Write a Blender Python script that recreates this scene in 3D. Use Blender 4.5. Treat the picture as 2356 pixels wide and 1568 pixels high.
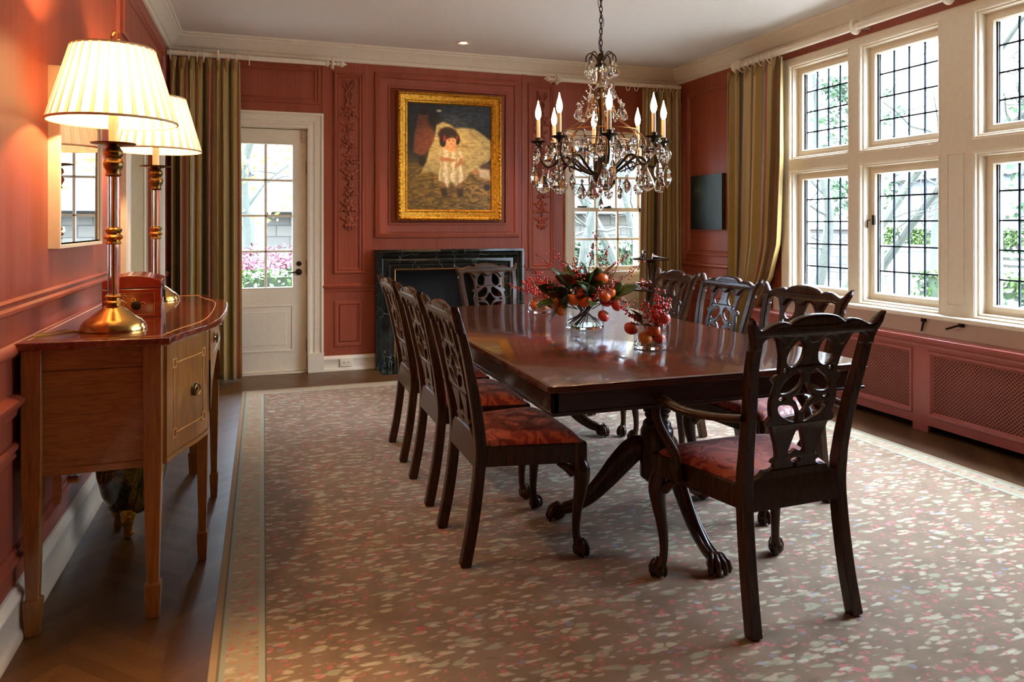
import bpy, math, random
from math import pi, sin, cos, radians as R
from mathutils import Vector, Matrix
random.seed(7)
for o in list(bpy.data.objects): bpy.data.objects.remove(o)
SC = bpy.context.scene
COL = SC.collection

# ------------------------------------------------------------------ camera, world, exposure
cd = bpy.data.cameras.new('camera'); cam = bpy.data.objects.new('camera', cd); COL.objects.link(cam)
cam.location = (0, 0, 1.3); cam.rotation_euler = (R(90), 0, R(-18.87))
cd.sensor_width = 36; cd.lens = 36*1677/2356; cd.shift_y = -(784-517)/2356; cd.clip_start = .05; cd.clip_end = 300
SC.camera = cam
SC.view_settings.view_transform = 'Standard'; SC.view_settings.look = 'None'
SC.view_settings.gamma = 1; SC.view_settings.use_curve_mapping = False
SC.view_settings.exposure = 0.0
w = bpy.data.worlds.new('overcast_sky'); SC.world = w; w.use_nodes = True
wb = w.node_tree.nodes['Background']; wb.inputs[1].default_value = 118.0
_n = w.node_tree.nodes; _l = w.node_tree.links          # overcast sky: zenith three times as bright as the horizon
_tc = _n.new('ShaderNodeTexCoord'); _sx = _n.new('ShaderNodeSeparateXYZ'); _l.new(_tc.outputs['Generated'], _sx.inputs[0])
_r = _n.new('ShaderNodeValToRGB'); _l.new(_sx.outputs[2], _r.inputs[0]); _r.color_ramp.elements[0].color = (.05, .065, .08, 1); _r.color_ramp.elements[1].color = (.74, .90, 1.14, 1); _l.new(_r.outputs[0], wb.inputs[0])

def lamp(kind, name, loc, power, color, rot=(0, 0, 0), **kw):
    l = bpy.data.lights.new(name, kind); l.energy = power; l.color = color
    for k, v in kw.items(): setattr(l, k, v)
    o = bpy.data.objects.new(name, l); COL.objects.link(o); o.location = loc; o.rotation_euler = rot
    return o
def portal(name, loc, rot, sx, sy):
    o = lamp('AREA', name, loc, 1, (1, 1, 1), rot, shape='RECTANGLE', size=sx, size_y=sy); o.data.cycles.is_portal = True
WARM = (1, .62, .28)
DOWNLIGHTS = [(1.67, 6.2, 17, 80), (-.43, 1.45, 66, 48)]
for x, y, p, sa in DOWNLIGHTS:
    lamp('SPOT', 'downlight_lamp', (x, y, 2.885), p*5, (1, .60, .28), spot_size=R(sa), spot_blend=.6, shadow_soft_size=.03)

# ------------------------------------------------------------------ helpers
def C(r, g, b):
    f = lambda c: (c/255/12.92) if c <= 10 else ((c/255+.055)/1.055)**2.4
    return (f(r), f(g), f(b), 1)
def tag(o, label, cat, group=None, kind=None):
    o['label'] = label; o['category'] = cat
    if group: o['group'] = group
    if kind: o['kind'] = kind
    return o
def empty(name, loc=(0, 0, 0), rz=0, parent=None):
    o = bpy.data.objects.new(name, None); COL.objects.link(o); o.location = loc; o.rotation_euler = (0, 0, rz)
    o.empty_display_size = .1
    if parent: o.parent = parent
    return o
def dup(o, parent=None):
    c = o.copy(); COL.objects.link(c); c.parent = parent
    for ch in o.children: dup(ch, c)
    return c
def cr(pts, n=6, closed=True):
    """Catmull-Rom smoothing of 2D/3D points"""
    out = []; N = len(pts); segs = N if closed else N-1
    g = (lambda i: pts[i % N]) if closed else (lambda i: pts[min(max(i, 0), N-1)])
    for i in range(segs):
        a, b, c_, d = g(i-1), g(i), g(i+1), g(i+2)
        for k in range(n):
            t = k/n
            out.append(tuple(.5*((2*b[j])+(-a[j]+c_[j])*t+(2*a[j]-5*b[j]+4*c_[j]-d[j])*t*t+(-a[j]+3*b[j]-3*c_[j]+d[j])*t**3) for j in range(len(b))))
    if not closed: out.append(tuple(pts[-1]))
    return out
class MB:
    def __init__(s): s.v = []; s.f = []; s.uv = {}
    def add(s, V, F, M=None):
        b = len(s.v)
        s.v += [tuple(M @ Vector(p)) if M is not None else tuple(p) for p in V]
        s.f += [tuple(b+i for i in f) for f in F]; return s
    def box(s, x0, x1, y0, y1, z0, z1, M=None):
        V = [(x, y, z) for z in (z0, z1) for y in (y0, y1) for x in (x0, x1)]
        return s.add(V, [(0, 2, 3, 1), (4, 5, 7, 6), (0, 1, 5, 4), (2, 6, 7, 3), (0, 4, 6, 2), (1, 3, 7, 5)], M)
    def hexa(s, bot, top, M=None):
        return s.add(list(bot)+list(top), [(3, 2, 1, 0), (4, 5, 6, 7), (0, 1, 5, 4), (1, 2, 6, 5), (2, 3, 7, 6), (3, 0, 4, 7)], M)
    def lathe(s, prof, c=(0, 0, 0), n=24, M=None, sx=1, sy=1, caps=True):
        V = []; F = []
        for r, z in prof:
            for k in range(n):
                a = 2*pi*k/n; V.append((c[0]+r*cos(a)*sx, c[1]+r*sin(a)*sy, c[2]+z))
        m = len(prof)
        for i in range(m-1):
            for k in range(n):
                k2 = (k+1) % n; F.append((i*n+k, i*n+k2, (i+1)*n+k2, (i+1)*n+k))
        if caps: F.append(tuple(range(n-1, -1, -1))); F.append(tuple((m-1)*n+k for k in range(n)))
        return s.add(V, F, M)
    def ball(s, c, r, n=12, m=8, sc=(1, 1, 1), M=None):
        prof = [(max(r*sin(pi*i/m), r*.02), -r*cos(pi*i/m)*sc[2]) for i in range(m+1)]
        return s.lathe(prof, c, n, M, sc[0], sc[1])
    def tube(s, pts, rad, n=8, square=False, up=(0, 0, 1), closed=False, M=None, rot=0):
        P = [Vector(p) for p in pts]; N = len(P); V = []; F = []
        if not isinstance(rad, (list, tuple)): rad = [rad]*N
        prev = None
        for i, p in enumerate(P):
            if closed: t = P[(i+1) % N]-P[i-1]
            else: t = P[min(i+1, N-1)]-P[max(i-1, 0)]
            t.normalize()
            if prev is None:
                u = Vector(up)
                if abs(u.dot(t)) > .97: u = Vector((1, 0, 0))
                a = u.cross(t).normalized()
            else:
                a = (prev-t*prev.dot(t)).normalized()
            prev = a; b = t.cross(a)
            r = rad[i]; ra, rb = r if isinstance(r, (list, tuple)) else (r, r)
            for k in range(n):
                an = 2*pi*(k+(.5 if square else 0))/n+rot
                ca, sa = cos(an), sin(an)
                if square:
                    q = max(abs(ca), abs(sa)); ca /= q; sa /= q
                V.append(p+a*ca*ra+b*sa*rb)
        for i in range(N if closed else N-1):
            j = (i+1) % N
            for k in range(n):
                k2 = (k+1) % n; F.append((i*n+k, i*n+k2, j*n+k2, j*n+k))
        if not closed: F.append(tuple(range(n-1, -1, -1))); F.append(tuple((N-1)*n+k for k in range(n)))
        return s.add(V, F, M)
    def prism(s, poly, z0, z1, M=None, T=None):
        """poly in XY extruded in z; T maps a point"""
        n = len(poly); V = [(x, y, z0) for x, y in poly]+[(x, y, z1) for x, y in poly]
        if T: V = [T(*p) for p in V]
        F = [tuple(range(n-1, -1, -1)), tuple(range(n, 2*n))]+[(i, (i+1) % n, n+(i+1) % n, n+i) for i in range(n)]
        return s.add(V, F, M)
    def ring(s, x0, x1, z0, z1, prof, T):
        """picture-frame sweep: prof = [(inset, height)], T(x,z,h)->point; mitred corners"""
        V = []; F = []; n = len(prof)
        for d, h in prof:
            for x, z in ((x0+d, z0+d), (x1-d, z0+d), (x1-d, z1-d), (x0+d, z1-d)): V.append(T(x, z, h))
        for i in range(n-1):
            for k in range(4):
                k2 = (k+1) % 4; F.append((i*4+k, i*4+k2, (i+1)*4+k2, (i+1)*4+k))
        return s.add(V, F)
    def build(s, name, m, parent=None, bevel=0, seg=2, ang=35, flat=False, sub=0, solid=0, loc=None):
        me = bpy.data.meshes.new(name); me.from_pydata(s.v, [], s.f); me.validate(); me.update()
        if not flat:
            me.polygons.foreach_set('use_smooth', [True]*len(me.polygons))
            me.set_sharp_from_angle(angle=R(ang))
        o = bpy.data.objects.new(name, me); COL.objects.link(o)
        if m: me.materials.append(m)
        if solid: q = o.modifiers.new('s', 'SOLIDIFY'); q.thickness = solid; q.offset = 0
        if bevel:
            q = o.modifiers.new('b', 'BEVEL'); q.width = bevel; q.segments = seg; q.limit_method = 'ANGLE'; q.angle_limit = R(40); q.harden_normals = False
        if sub: q = o.modifiers.new('u', 'SUBSURF'); q.levels = sub; q.render_levels = sub
        if parent: o.parent = parent
        if loc: o.location = loc
        return o
def plate(outer, holes, th, bev=.004, T=None):
    """filled 2D outline with holes, extruded, rounded: returns verts, faces"""
    cu = bpy.data.curves.new('c', 'CURVE'); cu.dimensions = '2D'; cu.fill_mode = 'BOTH'
    cu.extrude = th/2-bev; cu.bevel_depth = bev; cu.bevel_resolution = 1; cu.offset = 0
    def inset(ps, d):
        A = sum(ps[i-1][0]*ps[i][1]-ps[i][0]*ps[i-1][1] for i in range(len(ps))); sg = 1 if A > 0 else -1; o = []
        for i in range(len(ps)):
            p, q = ps[i-1], ps[(i+1) % len(ps)]; tx, ty = q[0]-p[0], q[1]-p[1]; L = math.hypot(tx, ty) or 1
            o.append((ps[i][0]-ty/L*d*sg, ps[i][1]+tx/L*d*sg))
        return o
    for ps in [inset(outer, bev)]+[inset(h_, -bev) for h_ in holes]:
        sp = cu.splines.new('POLY'); sp.points.add(len(ps)-1); sp.use_cyclic_u = True
        for q, p in zip(sp.points, ps): q.co = (p[0], p[1], 0, 1)
    ob = bpy.data.objects.new('c', cu); COL.objects.link(ob)
    me = bpy.data.meshes.new_from_object(ob)
    V = [tuple(v.co) for v in me.vertices]; F = [tuple(p.vertices) for p in me.polygons]
    bpy.data.objects.remove(ob); bpy.data.curves.remove(cu); bpy.data.meshes.remove(me)
    if T: V = [T(*p) for p in V]
    return V, F
def ell(cx, cy, rx, ry, n=14, rot=0, pinch=0):
    o = []
    for k in range(n):
        a = 2*pi*k/n; x = rx*cos(a)*(1-pinch*sin(a)); y = ry*sin(a)
        o.append((cx+x*cos(rot)-y*sin(rot), cy+x*sin(rot)+y*cos(rot)))
    return o

# ------------------------------------------------------------------ materials
class NT:
    def __init__(s, name):
        s.m = bpy.data.materials.new(name); s.m.use_nodes = True; s.t = s.m.node_tree
        s.p = s.t.nodes['Principled BSDF']; s.out = s.t.nodes['Material Output']
    def n(s, typ, **kw):
        x = s.t.nodes.new(typ)
        for k, v in kw.items():
            if k.startswith('i_'): s.set(x.inputs[int(k[2:]) if k[2:].isdigit() else k[2:].replace('_', ' ')], v)
            else: setattr(x, k, v)
        return x
    def set(s, inp, v):
        if hasattr(v, 'is_output') or isinstance(v, bpy.types.NodeSocket): s.t.links.new(v, inp)
        else: inp.default_value = v
    def math(s, op, a, b=0, c=None, clamp=False):
        x = s.n('ShaderNodeMath', operation=op, use_clamp=clamp); s.set(x.inputs[0], a); s.set(x.inputs[1], b)
        if c is not None: s.set(x.inputs[2], c)
        return x.outputs[0]
    def mix(s, f, a, b, mode='MIX'):
        x = s.n('ShaderNodeMix', data_type='RGBA', blend_type=mode); s.set(x.inputs[0], f); s.set(x.inputs[6], a); s.set(x.inputs[7], b); return x.outputs[2]
    def coord(s, which='Object', scale=(1, 1, 1), rot=(0, 0, 0), loc=(0, 0, 0)):
        c = s.n('ShaderNodeTexCoord'); m = s.n('ShaderNodeMapping'); s.t.links.new(c.outputs[which], m.inputs[0])
        m.inputs[1].default_value = loc; m.inputs[2].default_value = rot; m.inputs[3].default_value = scale; return m.outputs[0]
    def noise(s, vec, scale=5, detail=3, rough=.5, dist=0):
        x = s.n('ShaderNodeTexNoise'); s.t.links.new(vec, x.inputs['Vector']); x.inputs['Scale'].default_value = scale
        x.inputs['Detail'].default_value = detail; x.inputs['Roughness'].default_value = rough; x.inputs['Distortion'].default_value = dist; return x
    def ramp(s, f, stops, interp='LINEAR'):
        x = s.n('ShaderNodeValToRGB'); s.set(x.inputs[0], f); e = x.color_ramp; e.interpolation = interp
        while len(e.elements) < len(stops): e.elements.new(.5)
        for el, (p, c) in zip(e.elements, stops): el.position = p; el.color = c
        return x.outputs[0]
    def bump(s, h, st=.3, d=.01):
        x = s.n('ShaderNodeBump'); s.set(x.inputs['Height'], h); x.inputs['Strength'].default_value = st; x.inputs['Distance'].default_value = d
        s.t.links.new(x.outputs[0], s.p.inputs['Normal'])
    def fin(s, base=None, rough=None, metal=None, coat=None, coatr=None, spec=None):
        for k, v in (('Base Color', base), ('Roughness', rough), ('Metallic', metal), ('Coat Weight', coat), ('Coat Roughness', coatr), ('Specular IOR Level', spec)):
            if v is not None: s.set(s.p.inputs[k], v)
        return s.m
def plain(name, c, rough=.5, metal=0, coat=0, spec=.5, vary=.12, sc=30, bump=0):
    t = NT(name); n = t.noise(t.coord(), sc, 4)
    dk = tuple(x*(1-vary) for x in c[:3])+(1,); lt = tuple(min(1, x*(1+vary)) for x in c[:3])+(1,)
    b = t.ramp(n.outputs[0], [(.3, dk), (.7, lt)])
    if bump: t.bump(n.outputs[0], bump, .002)
    return t.fin(b, rough, metal, coat, .1, spec)
def wood(name, dark, light, scale=(30, 3, 30), rough=.35, coat=.3, dist=1.2, coatr=.08, spec=.5):
    t = NT(name); v = t.coord(scale=scale); n = t.noise(v, 1.4, 6, .6, dist); n2 = t.noise(v, 6, 3, .6, 0)
    f = t.math('ADD', t.math('MULTIPLY', n.outputs[0], .75), t.math('MULTIPLY', n2.outputs[0], .25))
    b = t.ramp(f, [(.3, dark), (.7, light)])
    return t.fin(b, rough, 0, coat, coatr, spec)
def emis(name, c, st):
    t = NT(name); t.fin((0, 0, 0, 1), .5); t.p.inputs['Emission Color'].default_value = c; t.p.inputs['Emission Strength'].default_value = st; return t.m
def thin_glass(name, tint=(1, 1, 1, 1), k=1.0, rough=.0):
    t = NT(name); t.t.nodes.remove(t.p); fr = t.n('ShaderNodeLayerWeight'); fr.inputs[0].default_value = .5
    tr = t.n('ShaderNodeBsdfTransparent'); tr.inputs[0].default_value = tint; gl = t.n('ShaderNodeBsdfGlossy'); gl.inputs['Roughness'].default_value = rough
    mx = t.n('ShaderNodeMixShader'); f = t.math('MULTIPLY', t.math('MULTIPLY_ADD', t.math('POWER', fr.outputs['Facing'], 4.5), .8, .035), k, clamp=True); t.set(mx.inputs[0], f)
    t.t.links.new(tr.outputs[0], mx.inputs[1]); t.t.links.new(gl.outputs[0], mx.inputs[2]); t.t.links.new(mx.outputs[0], t.out.inputs[0]); return t.m
def glass(name, c=(1, 1, 1, 1), ior=1.5, rough=0):
    t = NT(name); t.p.inputs['Transmission Weight'].default_value = 1; return t.fin(c, rough, spec=.5) if not t.set(t.p.inputs['IOR'], ior) else None

def paint_mat(name, a, b, rough=.42):
    t = NT(name)
    v = t.coord(scale=(120, 120, 1.2)); n = t.noise(v, 1, 3, .6); v2 = t.coord(scale=(9, 9, .5)); n2 = t.noise(v2, 1, 3)
    f = t.math('ADD', t.math('MULTIPLY', n.outputs[0], .55), t.math('MULTIPLY', n2.outputs[0], .45))
    return t.fin(t.ramp(f, [(.33, a), (.67, b)]), rough, spec=.4)
M_WALL = paint_mat('salmon_combed_paint', C(138, 62, 41), C(164, 82, 55))
M_CREAM = plain('cream_trim_paint', C(236, 222, 196), .35, vary=.03)
M_CEIL = plain('ceiling_paint', C(234, 228, 218), .7, vary=.02)
M_RAD = plain('radiator_paint', C(172, 90, 80), .28, vary=.04)
M_CHAIR = wood('dark_mahogany', C(36, 20, 9), C(74, 44, 20), (40, 40, 5), .27, .10, spec=.22)
M_APRON = wood('table_mahogany_apron', C(28, 12, 6), C(62, 28, 12), (6, 6, 60), .3, .5)
M_HONEY = wood('honey_mahogany', C(122, 76, 26), C(180, 124, 56), (7, 7, 60), .3, .4)
M_HONEYV = wood('honey_mahogany_upright', C(124, 74, 26), C(178, 118, 52), (50, 50, 4), .3, .4)
M_STOP = wood('sideboard_top_veneer', C(86, 30, 12), C(150, 70, 34), (30, 5, 30), .16, .8, coatr=.05)
M_INLAY = plain('boxwood_inlay', C(216, 154, 78), .3)
M_BRASS = plain('brass', C(206, 164, 96), .2, 1, vary=.08)
M_ABRASS = plain('aged_brass', C(120, 90, 48), .3, 1, vary=.2)
M_IRON = plain('dark_bronze', C(52, 42, 30), .4, .8)
M_GOLD = None
M_CANDLE = plain('ivory_sleeve', C(240, 226, 190), .5, vary=.02)
M_GLASS = thin_glass('window_glass', (1, 1, 1, 1), .9)
M_VASE = thin_glass('clear_vase_glass', (.985, .995, .99, 1), 1.1)
M_CRYSTAL = glass('cut_crystal', (1, .985, .95, 1), 1.55)
M_LEAD = plain('lead_came', C(34, 40, 44), .85, spec=.1)
M_BLACK = plain('soot_and_shade_black', C(14, 14, 13), .7)  # soot in the firebox, painted shade inside the radiator cover
def marble():
    t = NT('black_veined_marble'); v = t.coord(); d = t.noise(v, 2.2, 4); vv = t.n('ShaderNodeVectorMath', operation='MULTIPLY_ADD')
    t.t.links.new(d.outputs['Color'], vv.inputs[0]); vv.inputs[1].default_value = (.5, .5, .5); t.t.links.new(v, vv.inputs[2])
    vo = t.n('ShaderNodeTexVoronoi', feature='DISTANCE_TO_EDGE'); t.t.links.new(vv.outputs[0], vo.inputs['Vector']); vo.inputs['Scale'].default_value = 5
    m = t.noise(v, 5, 3); a = t.math('LESS_THAN', vo.outputs[0], .006); b = t.math('GREATER_THAN', m.outputs[0], .5)
    f = t.math('MULTIPLY', a, b); base = t.ramp(t.noise(v, 14, 6, .7).outputs[0], [(.4, C(14, 16, 14)), (.75, C(44, 50, 42))])
    return t.fin(t.mix(f, base, C(110, 112, 98)), .16, spec=.6)
M_MARBLE = marble()
def gilt():
    t = NT('old_gilt'); v = t.coord(); n = t.noise(v, 45, 5, .7); t.bump(n.outputs[0], .8, .004)
    return t.fin(t.ramp(n.outputs[0], [(.3, C(120, 72, 14)), (.6, C(222, 160, 50))]), .32, .85)
M_GOLD = gilt()
def tabletop():
    t = NT('polished_table_veneer'); v = t.coord(scale=(5, 60, 5)); n = t.noise(v, 1, 6, .6, .6)
    v2 = t.coord(scale=(1.2, 8, 1)); n2 = t.noise(v2, 1, 3)
    f = t.math('ADD', t.math('MULTIPLY', n.outputs[0], .6), t.math('MULTIPLY', n2.outputs[0], .4))
    rr = t.ramp(n.outputs[0], [(.3, (.14, .14, .14, 1)), (.7, (.22, .22, .22, 1))])
    return t.fin(t.ramp(f, [(.35, C(62, 26, 14)), (.65, C(112, 56, 30))]), rr, 0, .5, .07, .5)
M_TOP = tabletop()
def damask():
    t = NT('coral_damask'); v = t.coord(scale=(9, 9, 9)); d = t.noise(v, .9, 2, .5, 1.5)
    vv = t.n('ShaderNodeVectorMath', operation='MULTIPLY_ADD'); t.t.links.new(d.outputs['Color'], vv.inputs[0]); vv.inputs[1].default_value = (2.6, 2.6, 2.6); t.t.links.new(v, vv.inputs[2])
    wv = t.n('ShaderNodeTexWave', wave_type='RINGS'); t.t.links.new(vv.outputs[0], wv.inputs[0]); wv.inputs['Scale'].default_value = .55; wv.inputs['Distortion'].default_value = 5; wv.inputs['Detail'].default_value = 2
    f = t.ramp(wv.outputs[1], [(.42, (0, 0, 0, 1)), (.52, (1, 1, 1, 1))])
    b = t.mix(f, C(150, 50, 34), C(200, 96, 68)); rr = t.ramp(f, [(0, (.55,)*3+(1,)), (1, (.36,)*3+(1,))])
    t.p.inputs['Sheen Weight'].default_value = .3
    return t.fin(b, rr)
M_SEAT = damask()
def floor_mat():
    t = NT('herringbone_oak'); c = t.n('ShaderNodeTexCoord'); sp = t.n('ShaderNodeSeparateXYZ'); t.t.links.new(c.outputs['Object'], sp.inputs[0])
    W = .28
    xx = t.math('DIVIDE', sp.outputs[0], W); tri = t.math('PINGPONG', xx, 1); yy = t.math('ADD', sp.outputs[1], t.math('MULTIPLY', tri, W))
    col = t.math('FLOOR', xx); row = t.math('DIVIDE', yy, .062); ri = t.math('FLOOR', row)
    cb = t.n('ShaderNodeCombineXYZ'); t.set(cb.inputs[0], col); t.set(cb.inputs[1], ri); wn = t.n('ShaderNodeTexWhiteNoise'); t.t.links.new(cb.outputs[0], wn.inputs[0])
    fr = t.math('FRACT', row); e = t.math('LESS_THAN', fr, .03)
    g = t.noise(t.coord(scale=(18, 50, 1)), 1.5, 4, .6)
    f = t.math('ADD', t.math('MULTIPLY', wn.outputs[0], .5), t.math('MULTIPLY', g.outputs[0], .5))
    b = t.ramp(f, [(.15, C(72, 46, 22)), (.85, C(100, 70, 36))]); b = t.mix(t.math('MULTIPLY', e, .6), b, C(40, 24, 12))
    return t.fin(b, .42, 0, .12, .25, .35)
M_FLOOR = floor_mat()
RX0, RX1, RY0, RY1 = -.15, 3.55, -.9, 6.03
def rug_mat():
    t = NT('floral_needlepoint_rug'); c = t.n('ShaderNodeTexCoord'); sp = t.n('ShaderNodeSeparateXYZ'); t.t.links.new(c.outputs['Object'], sp.inputs[0])
    x, y = sp.outputs[0], sp.outputs[1]
    d = t.math('MINIMUM', t.math('MINIMUM', t.math('SUBTRACT', x, RX0), t.math('SUBTRACT', RX1, x)), t.math('MINIMUM', t.math('SUBTRACT', y, RY0), t.math('SUBTRACT', RY1, y)))
    def blob(scale, rz, st, thr, rad, off, dist=.5):
        v = t.coord(scale=(st, 1, 1), rot=(0, 0, rz), loc=(off, off*1.7, 0)); n = t.noise(v, scale*1.1, 2)
        vv = t.n('ShaderNodeVectorMath', operation='MULTIPLY_ADD'); t.t.links.new(n.outputs['Color'], vv.inputs[0]); vv.inputs[1].default_value = (dist/scale*2,)*3; t.t.links.new(v, vv.inputs[2])
        vo = t.n('ShaderNodeTexVoronoi'); t.t.links.new(vv.outputs[0], vo.inputs['Vector']); vo.inputs['Scale'].default_value = scale
        s = t.n('ShaderNodeSeparateXYZ'); t.t.links.new(vo.outputs['Color'], s.inputs[0])
        a = t.math('MULTIPLY', t.math('SUBTRACT', rad, vo.outputs['Distance']), 9, clamp=True); b = t.math('GREATER_THAN', s.outputs[0], thr)
        return t.math('MULTIPLY', a, b)
    ground = t.ramp(t.noise(t.coord(), 7, 4).outputs[0], [(.3, C(120, 99, 76)), (.7, C(138, 115, 90))])
    bground = C(164, 148, 120)
    bm = t.math('LESS_THAN', d, .15)
    b = t.mix(bm, ground, bground)
    leaf = C(184, 172, 142); leaf2 = C(158, 156, 126)
    def L_(bb, col, k, *args): return t.mix(t.math('MULTIPLY', blob(*args), k), bb, col)
    b = L_(b, leaf2, .8, 21, .3, .42, .30, .34, 0)
    b = L_(b, leaf, .8, 29, -.5, .40, .30, .34, 3.1)
    b = L_(b, C(180, 164, 134), .75, 36, 1.2, .45, .40, .34, 5.2)
    b = L_(b, C(190, 182, 158), .8, 25, 1.9, .38, .52, .27, 8.7)
    b = L_(b, C(112, 92, 70), .5, 30, .9, .42, .72, .30, 6.6)
    b = L_(b, C(192, 108, 104), .65, 38, .2, .9, .86, .46, 1.3)
    b = L_(b, C(186, 88, 92), .75, 14, .9, .8, .84, .22, 2.3, 1.4)
    b = L_(b, C(186, 104, 100), .6, 48, .9, .8, .80, .45, 12.3, 1.0)
    b = L_(b, C(140, 148, 168), .4, 36, .5, .8, .94, .45, 7.7)
    def band(a0, a1, col, bb):
        m = t.math('MULTIPLY', t.math('GREATER_THAN', d, a0), t.math('LESS_THAN', d, a1)); return t.mix(m, bb, col)
    b = band(-1, .022, C(158, 136, 104), b); b = band(.03, .045, C(150, 156, 140), b); b = band(.022, .03, C(120, 104, 80), b)
    b = band(.138, .156, C(160, 164, 144), b); b = band(.156, .161, C(110, 100, 82), b)
    n = t.noise(t.coord(), 260, 2); t.bump(n.outputs[0], .25, .002)
    t.p.inputs['Sheen Weight'].default_value = .15
    return t.fin(b, .95, spec=.1)
M_RUG = rug_mat()
def curtain_mat():
    t = NT('striped_silk'); c = t.n('ShaderNodeTexCoord'); sp = t.n('ShaderNodeSeparateXYZ'); t.t.links.new(c.outputs['UV'], sp.inputs[0])
    f = t.math('FRACT', sp.outputs[0])
    G, D, B, Cc, Rr = C(172, 140, 66), C(66, 64, 28), C(134, 96, 50), C(212, 190, 136), C(172, 100, 70)
    b = t.ramp(f, [(0, G), (.16, D), (.27, B), (.33, G), (.45, Rr), (.53, Cc), (.68, D), (.74, G), (.86, B), (.95, Cc)], 'CONSTANT')
    n = t.noise(t.coord('UV', scale=(400, 12, 1)), 1, 3); b = t.mix(.25, b, t.mix(n.outputs[0], C(60, 44, 20), C(200, 170, 110)), 'MULTIPLY')
    t.p.inputs['Sheen Weight'].default_value = .35
    return t.fin(b, .42, spec=.5)
M_CURT = curtain_mat()
def translucent(name, c, tr):
    t = NT(name); a = t.n('ShaderNodeBsdfDiffuse'); a.inputs[0].default_value = c; b = t.n('ShaderNodeBsdfTranslucent'); b.inputs[0].default_value = c
    mx = t.n('ShaderNodeMixShader'); mx.inputs[0].default_value = tr; t.t.links.new(a.outputs[0], mx.inputs[1]); t.t.links.new(b.outputs[0], mx.inputs[2]); t.t.links.new(mx.outputs[0], t.out.inputs[0]); return t.m
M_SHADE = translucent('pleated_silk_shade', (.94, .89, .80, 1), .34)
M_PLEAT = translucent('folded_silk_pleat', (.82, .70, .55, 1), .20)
M_BULB = emis('lamp_bulb_glow', (1, .62, .30, 1), 840)
M_FLAME = emis('candle_bulb_glow', (1, .60, .26, 1), 90)
M_LEAF = plain('magnolia_leaf', C(66, 84, 26), .3, vary=.35, sc=12)
M_LEAFB = plain('magnolia_leaf_brown_back', C(128, 86, 40), .6, vary=.2)
M_TWIG = plain('twig_bark', C(74, 46, 34), .7)
M_BERRY = plain('red_berry', C(216, 58, 18), .25, vary=.2)
M_PERS = plain('persimmon_skin', C(224, 100, 30), .25, vary=.15, sc=8)
M_TANG = plain('orange_peel', C(236, 130, 30), .4, vary=.08, sc=60, bump=.3)
M_POM = plain('pomegranate_skin', C(196, 62, 36), .3, vary=.2, sc=10)
M_CALYX = plain('dry_calyx', C(96, 74, 34), .8)
M_LACQ = plain('red_lacquer', C(120, 36, 20), .18, coat=.6, vary=.15)
M_SILVER = plain('silver', C(210, 208, 204), .12, 1)
M_STEEL = plain('polished_steel', C(190, 190, 190), .2, 1)
M_CERAM = None
# ------------------------------------------------------------------ room shell
LX, RX, BY, FY, CZ = -.74, 4.10, 6.67, -2.0, 2.90
def struct(o): o['kind'] = 'structure'; return o
def wall_cells(mb, plane, a0, a1, z0, z1, holes, t0, t1):
    As = sorted({a0, a1}|{h[0] for h in holes}|{h[1] for h in holes}); Zs = sorted({z0, z1}|{h[2] for h in holes}|{h[3] for h in holes})
    for i in range(len(As)-1):
        for j in range(len(Zs)-1):
            ca, cz = (As[i]+As[i+1])/2, (Zs[j]+Zs[j+1])/2
            if any(h[0] < ca < h[1] and h[2] < cz < h[3] for h in holes): continue
            if plane == 'x': mb.box(t0, t1, As[i], As[i+1], Zs[j], Zs[j+1])
            else: mb.box(As[i], As[i+1], t0, t1, Zs[j], Zs[j+1])
DOOR = (-.33, .375, 0, 2.15); BWIN = (2.93, 3.72, .83, 2.14)
W1, W2, W3, W4, W5, W6 = (4.246, 4.90), (3.49, 4.16), (2.60, 3.269), (1.86, 2.52), (.98, 1.64), (.24, .90)
WS = (W1, W2, W3, W4)
ZU = (1.82, 2.60); ZL = (.735, 1.745)
LDOOR = (4.67, 5.95, 0, 2.10)
mb = MB(); wall_cells(mb, 'y', LX, RX, 0, CZ, [DOOR, BWIN, (1.135, 2.205, 0, .9)], BY, BY+.22); wall_back = struct(mb.build('wall_back', M_WALL, flat=True))
mb = MB(); wall_cells(mb, 'x', FY, BY, 0, CZ, [(q[0], q[1], .735, 2.6) for q in WS], RX, RX+.085); wall_right = struct(mb.build('wall_right', M_WALL, flat=True))
mb = MB(); wall_cells(mb, 'x', FY, BY, 0, CZ, [LDOOR], LX-.15, LX); wall_left = struct(mb.build('wall_left', M_WALL, flat=True))
struct(MB().box(LX, RX, FY-.15, FY, 0, CZ).build('wall_front', M_WALL, flat=True))
floor = struct(MB().box(LX-.15, RX+.22, FY-.15, BY+.22, -.1, 0).build('floor', M_FLOOR, flat=True))
ceiling = struct(MB().box(LX-.15, RX+.22, FY-.15, BY+.22, CZ, CZ+.1).build('ceiling', M_CEIL, flat=True))
TB = lambda x, z, h: (x, BY-h, z)          # back wall: h out into the room
TL = lambda y, z, h: (LX+h, y, z)
TR = lambda y, z, h: (RX-h, y, z)
def sweep_run(prof, T, a0, a1, m0=0, m1=0):
    """prof=[(h,z)], run along the wall from a0 to a1; m = mitre factor at the ends"""
    V = []; n = len(prof)
    for h, z in prof: V.append(T(a0+m0*h, z, h))
    for h, z in prof: V.append(T(a1-m1*h, z, h))
    F = [(i, i+1, n+i+1, n+i) for i in range(n-1)]+[tuple(range(n)), tuple(range(2*n-1, n-1, -1))]
    return V, F
crown = [(0, 2.755), (.014, 2.76), (.018, 2.785), (.03, 2.79), (.036, 2.80), (.062, 2.835), (.085, 2.862), (.092, 2.866), (.094, 2.88), (.11, 2.884), (.112, CZ), (0, CZ)]
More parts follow.
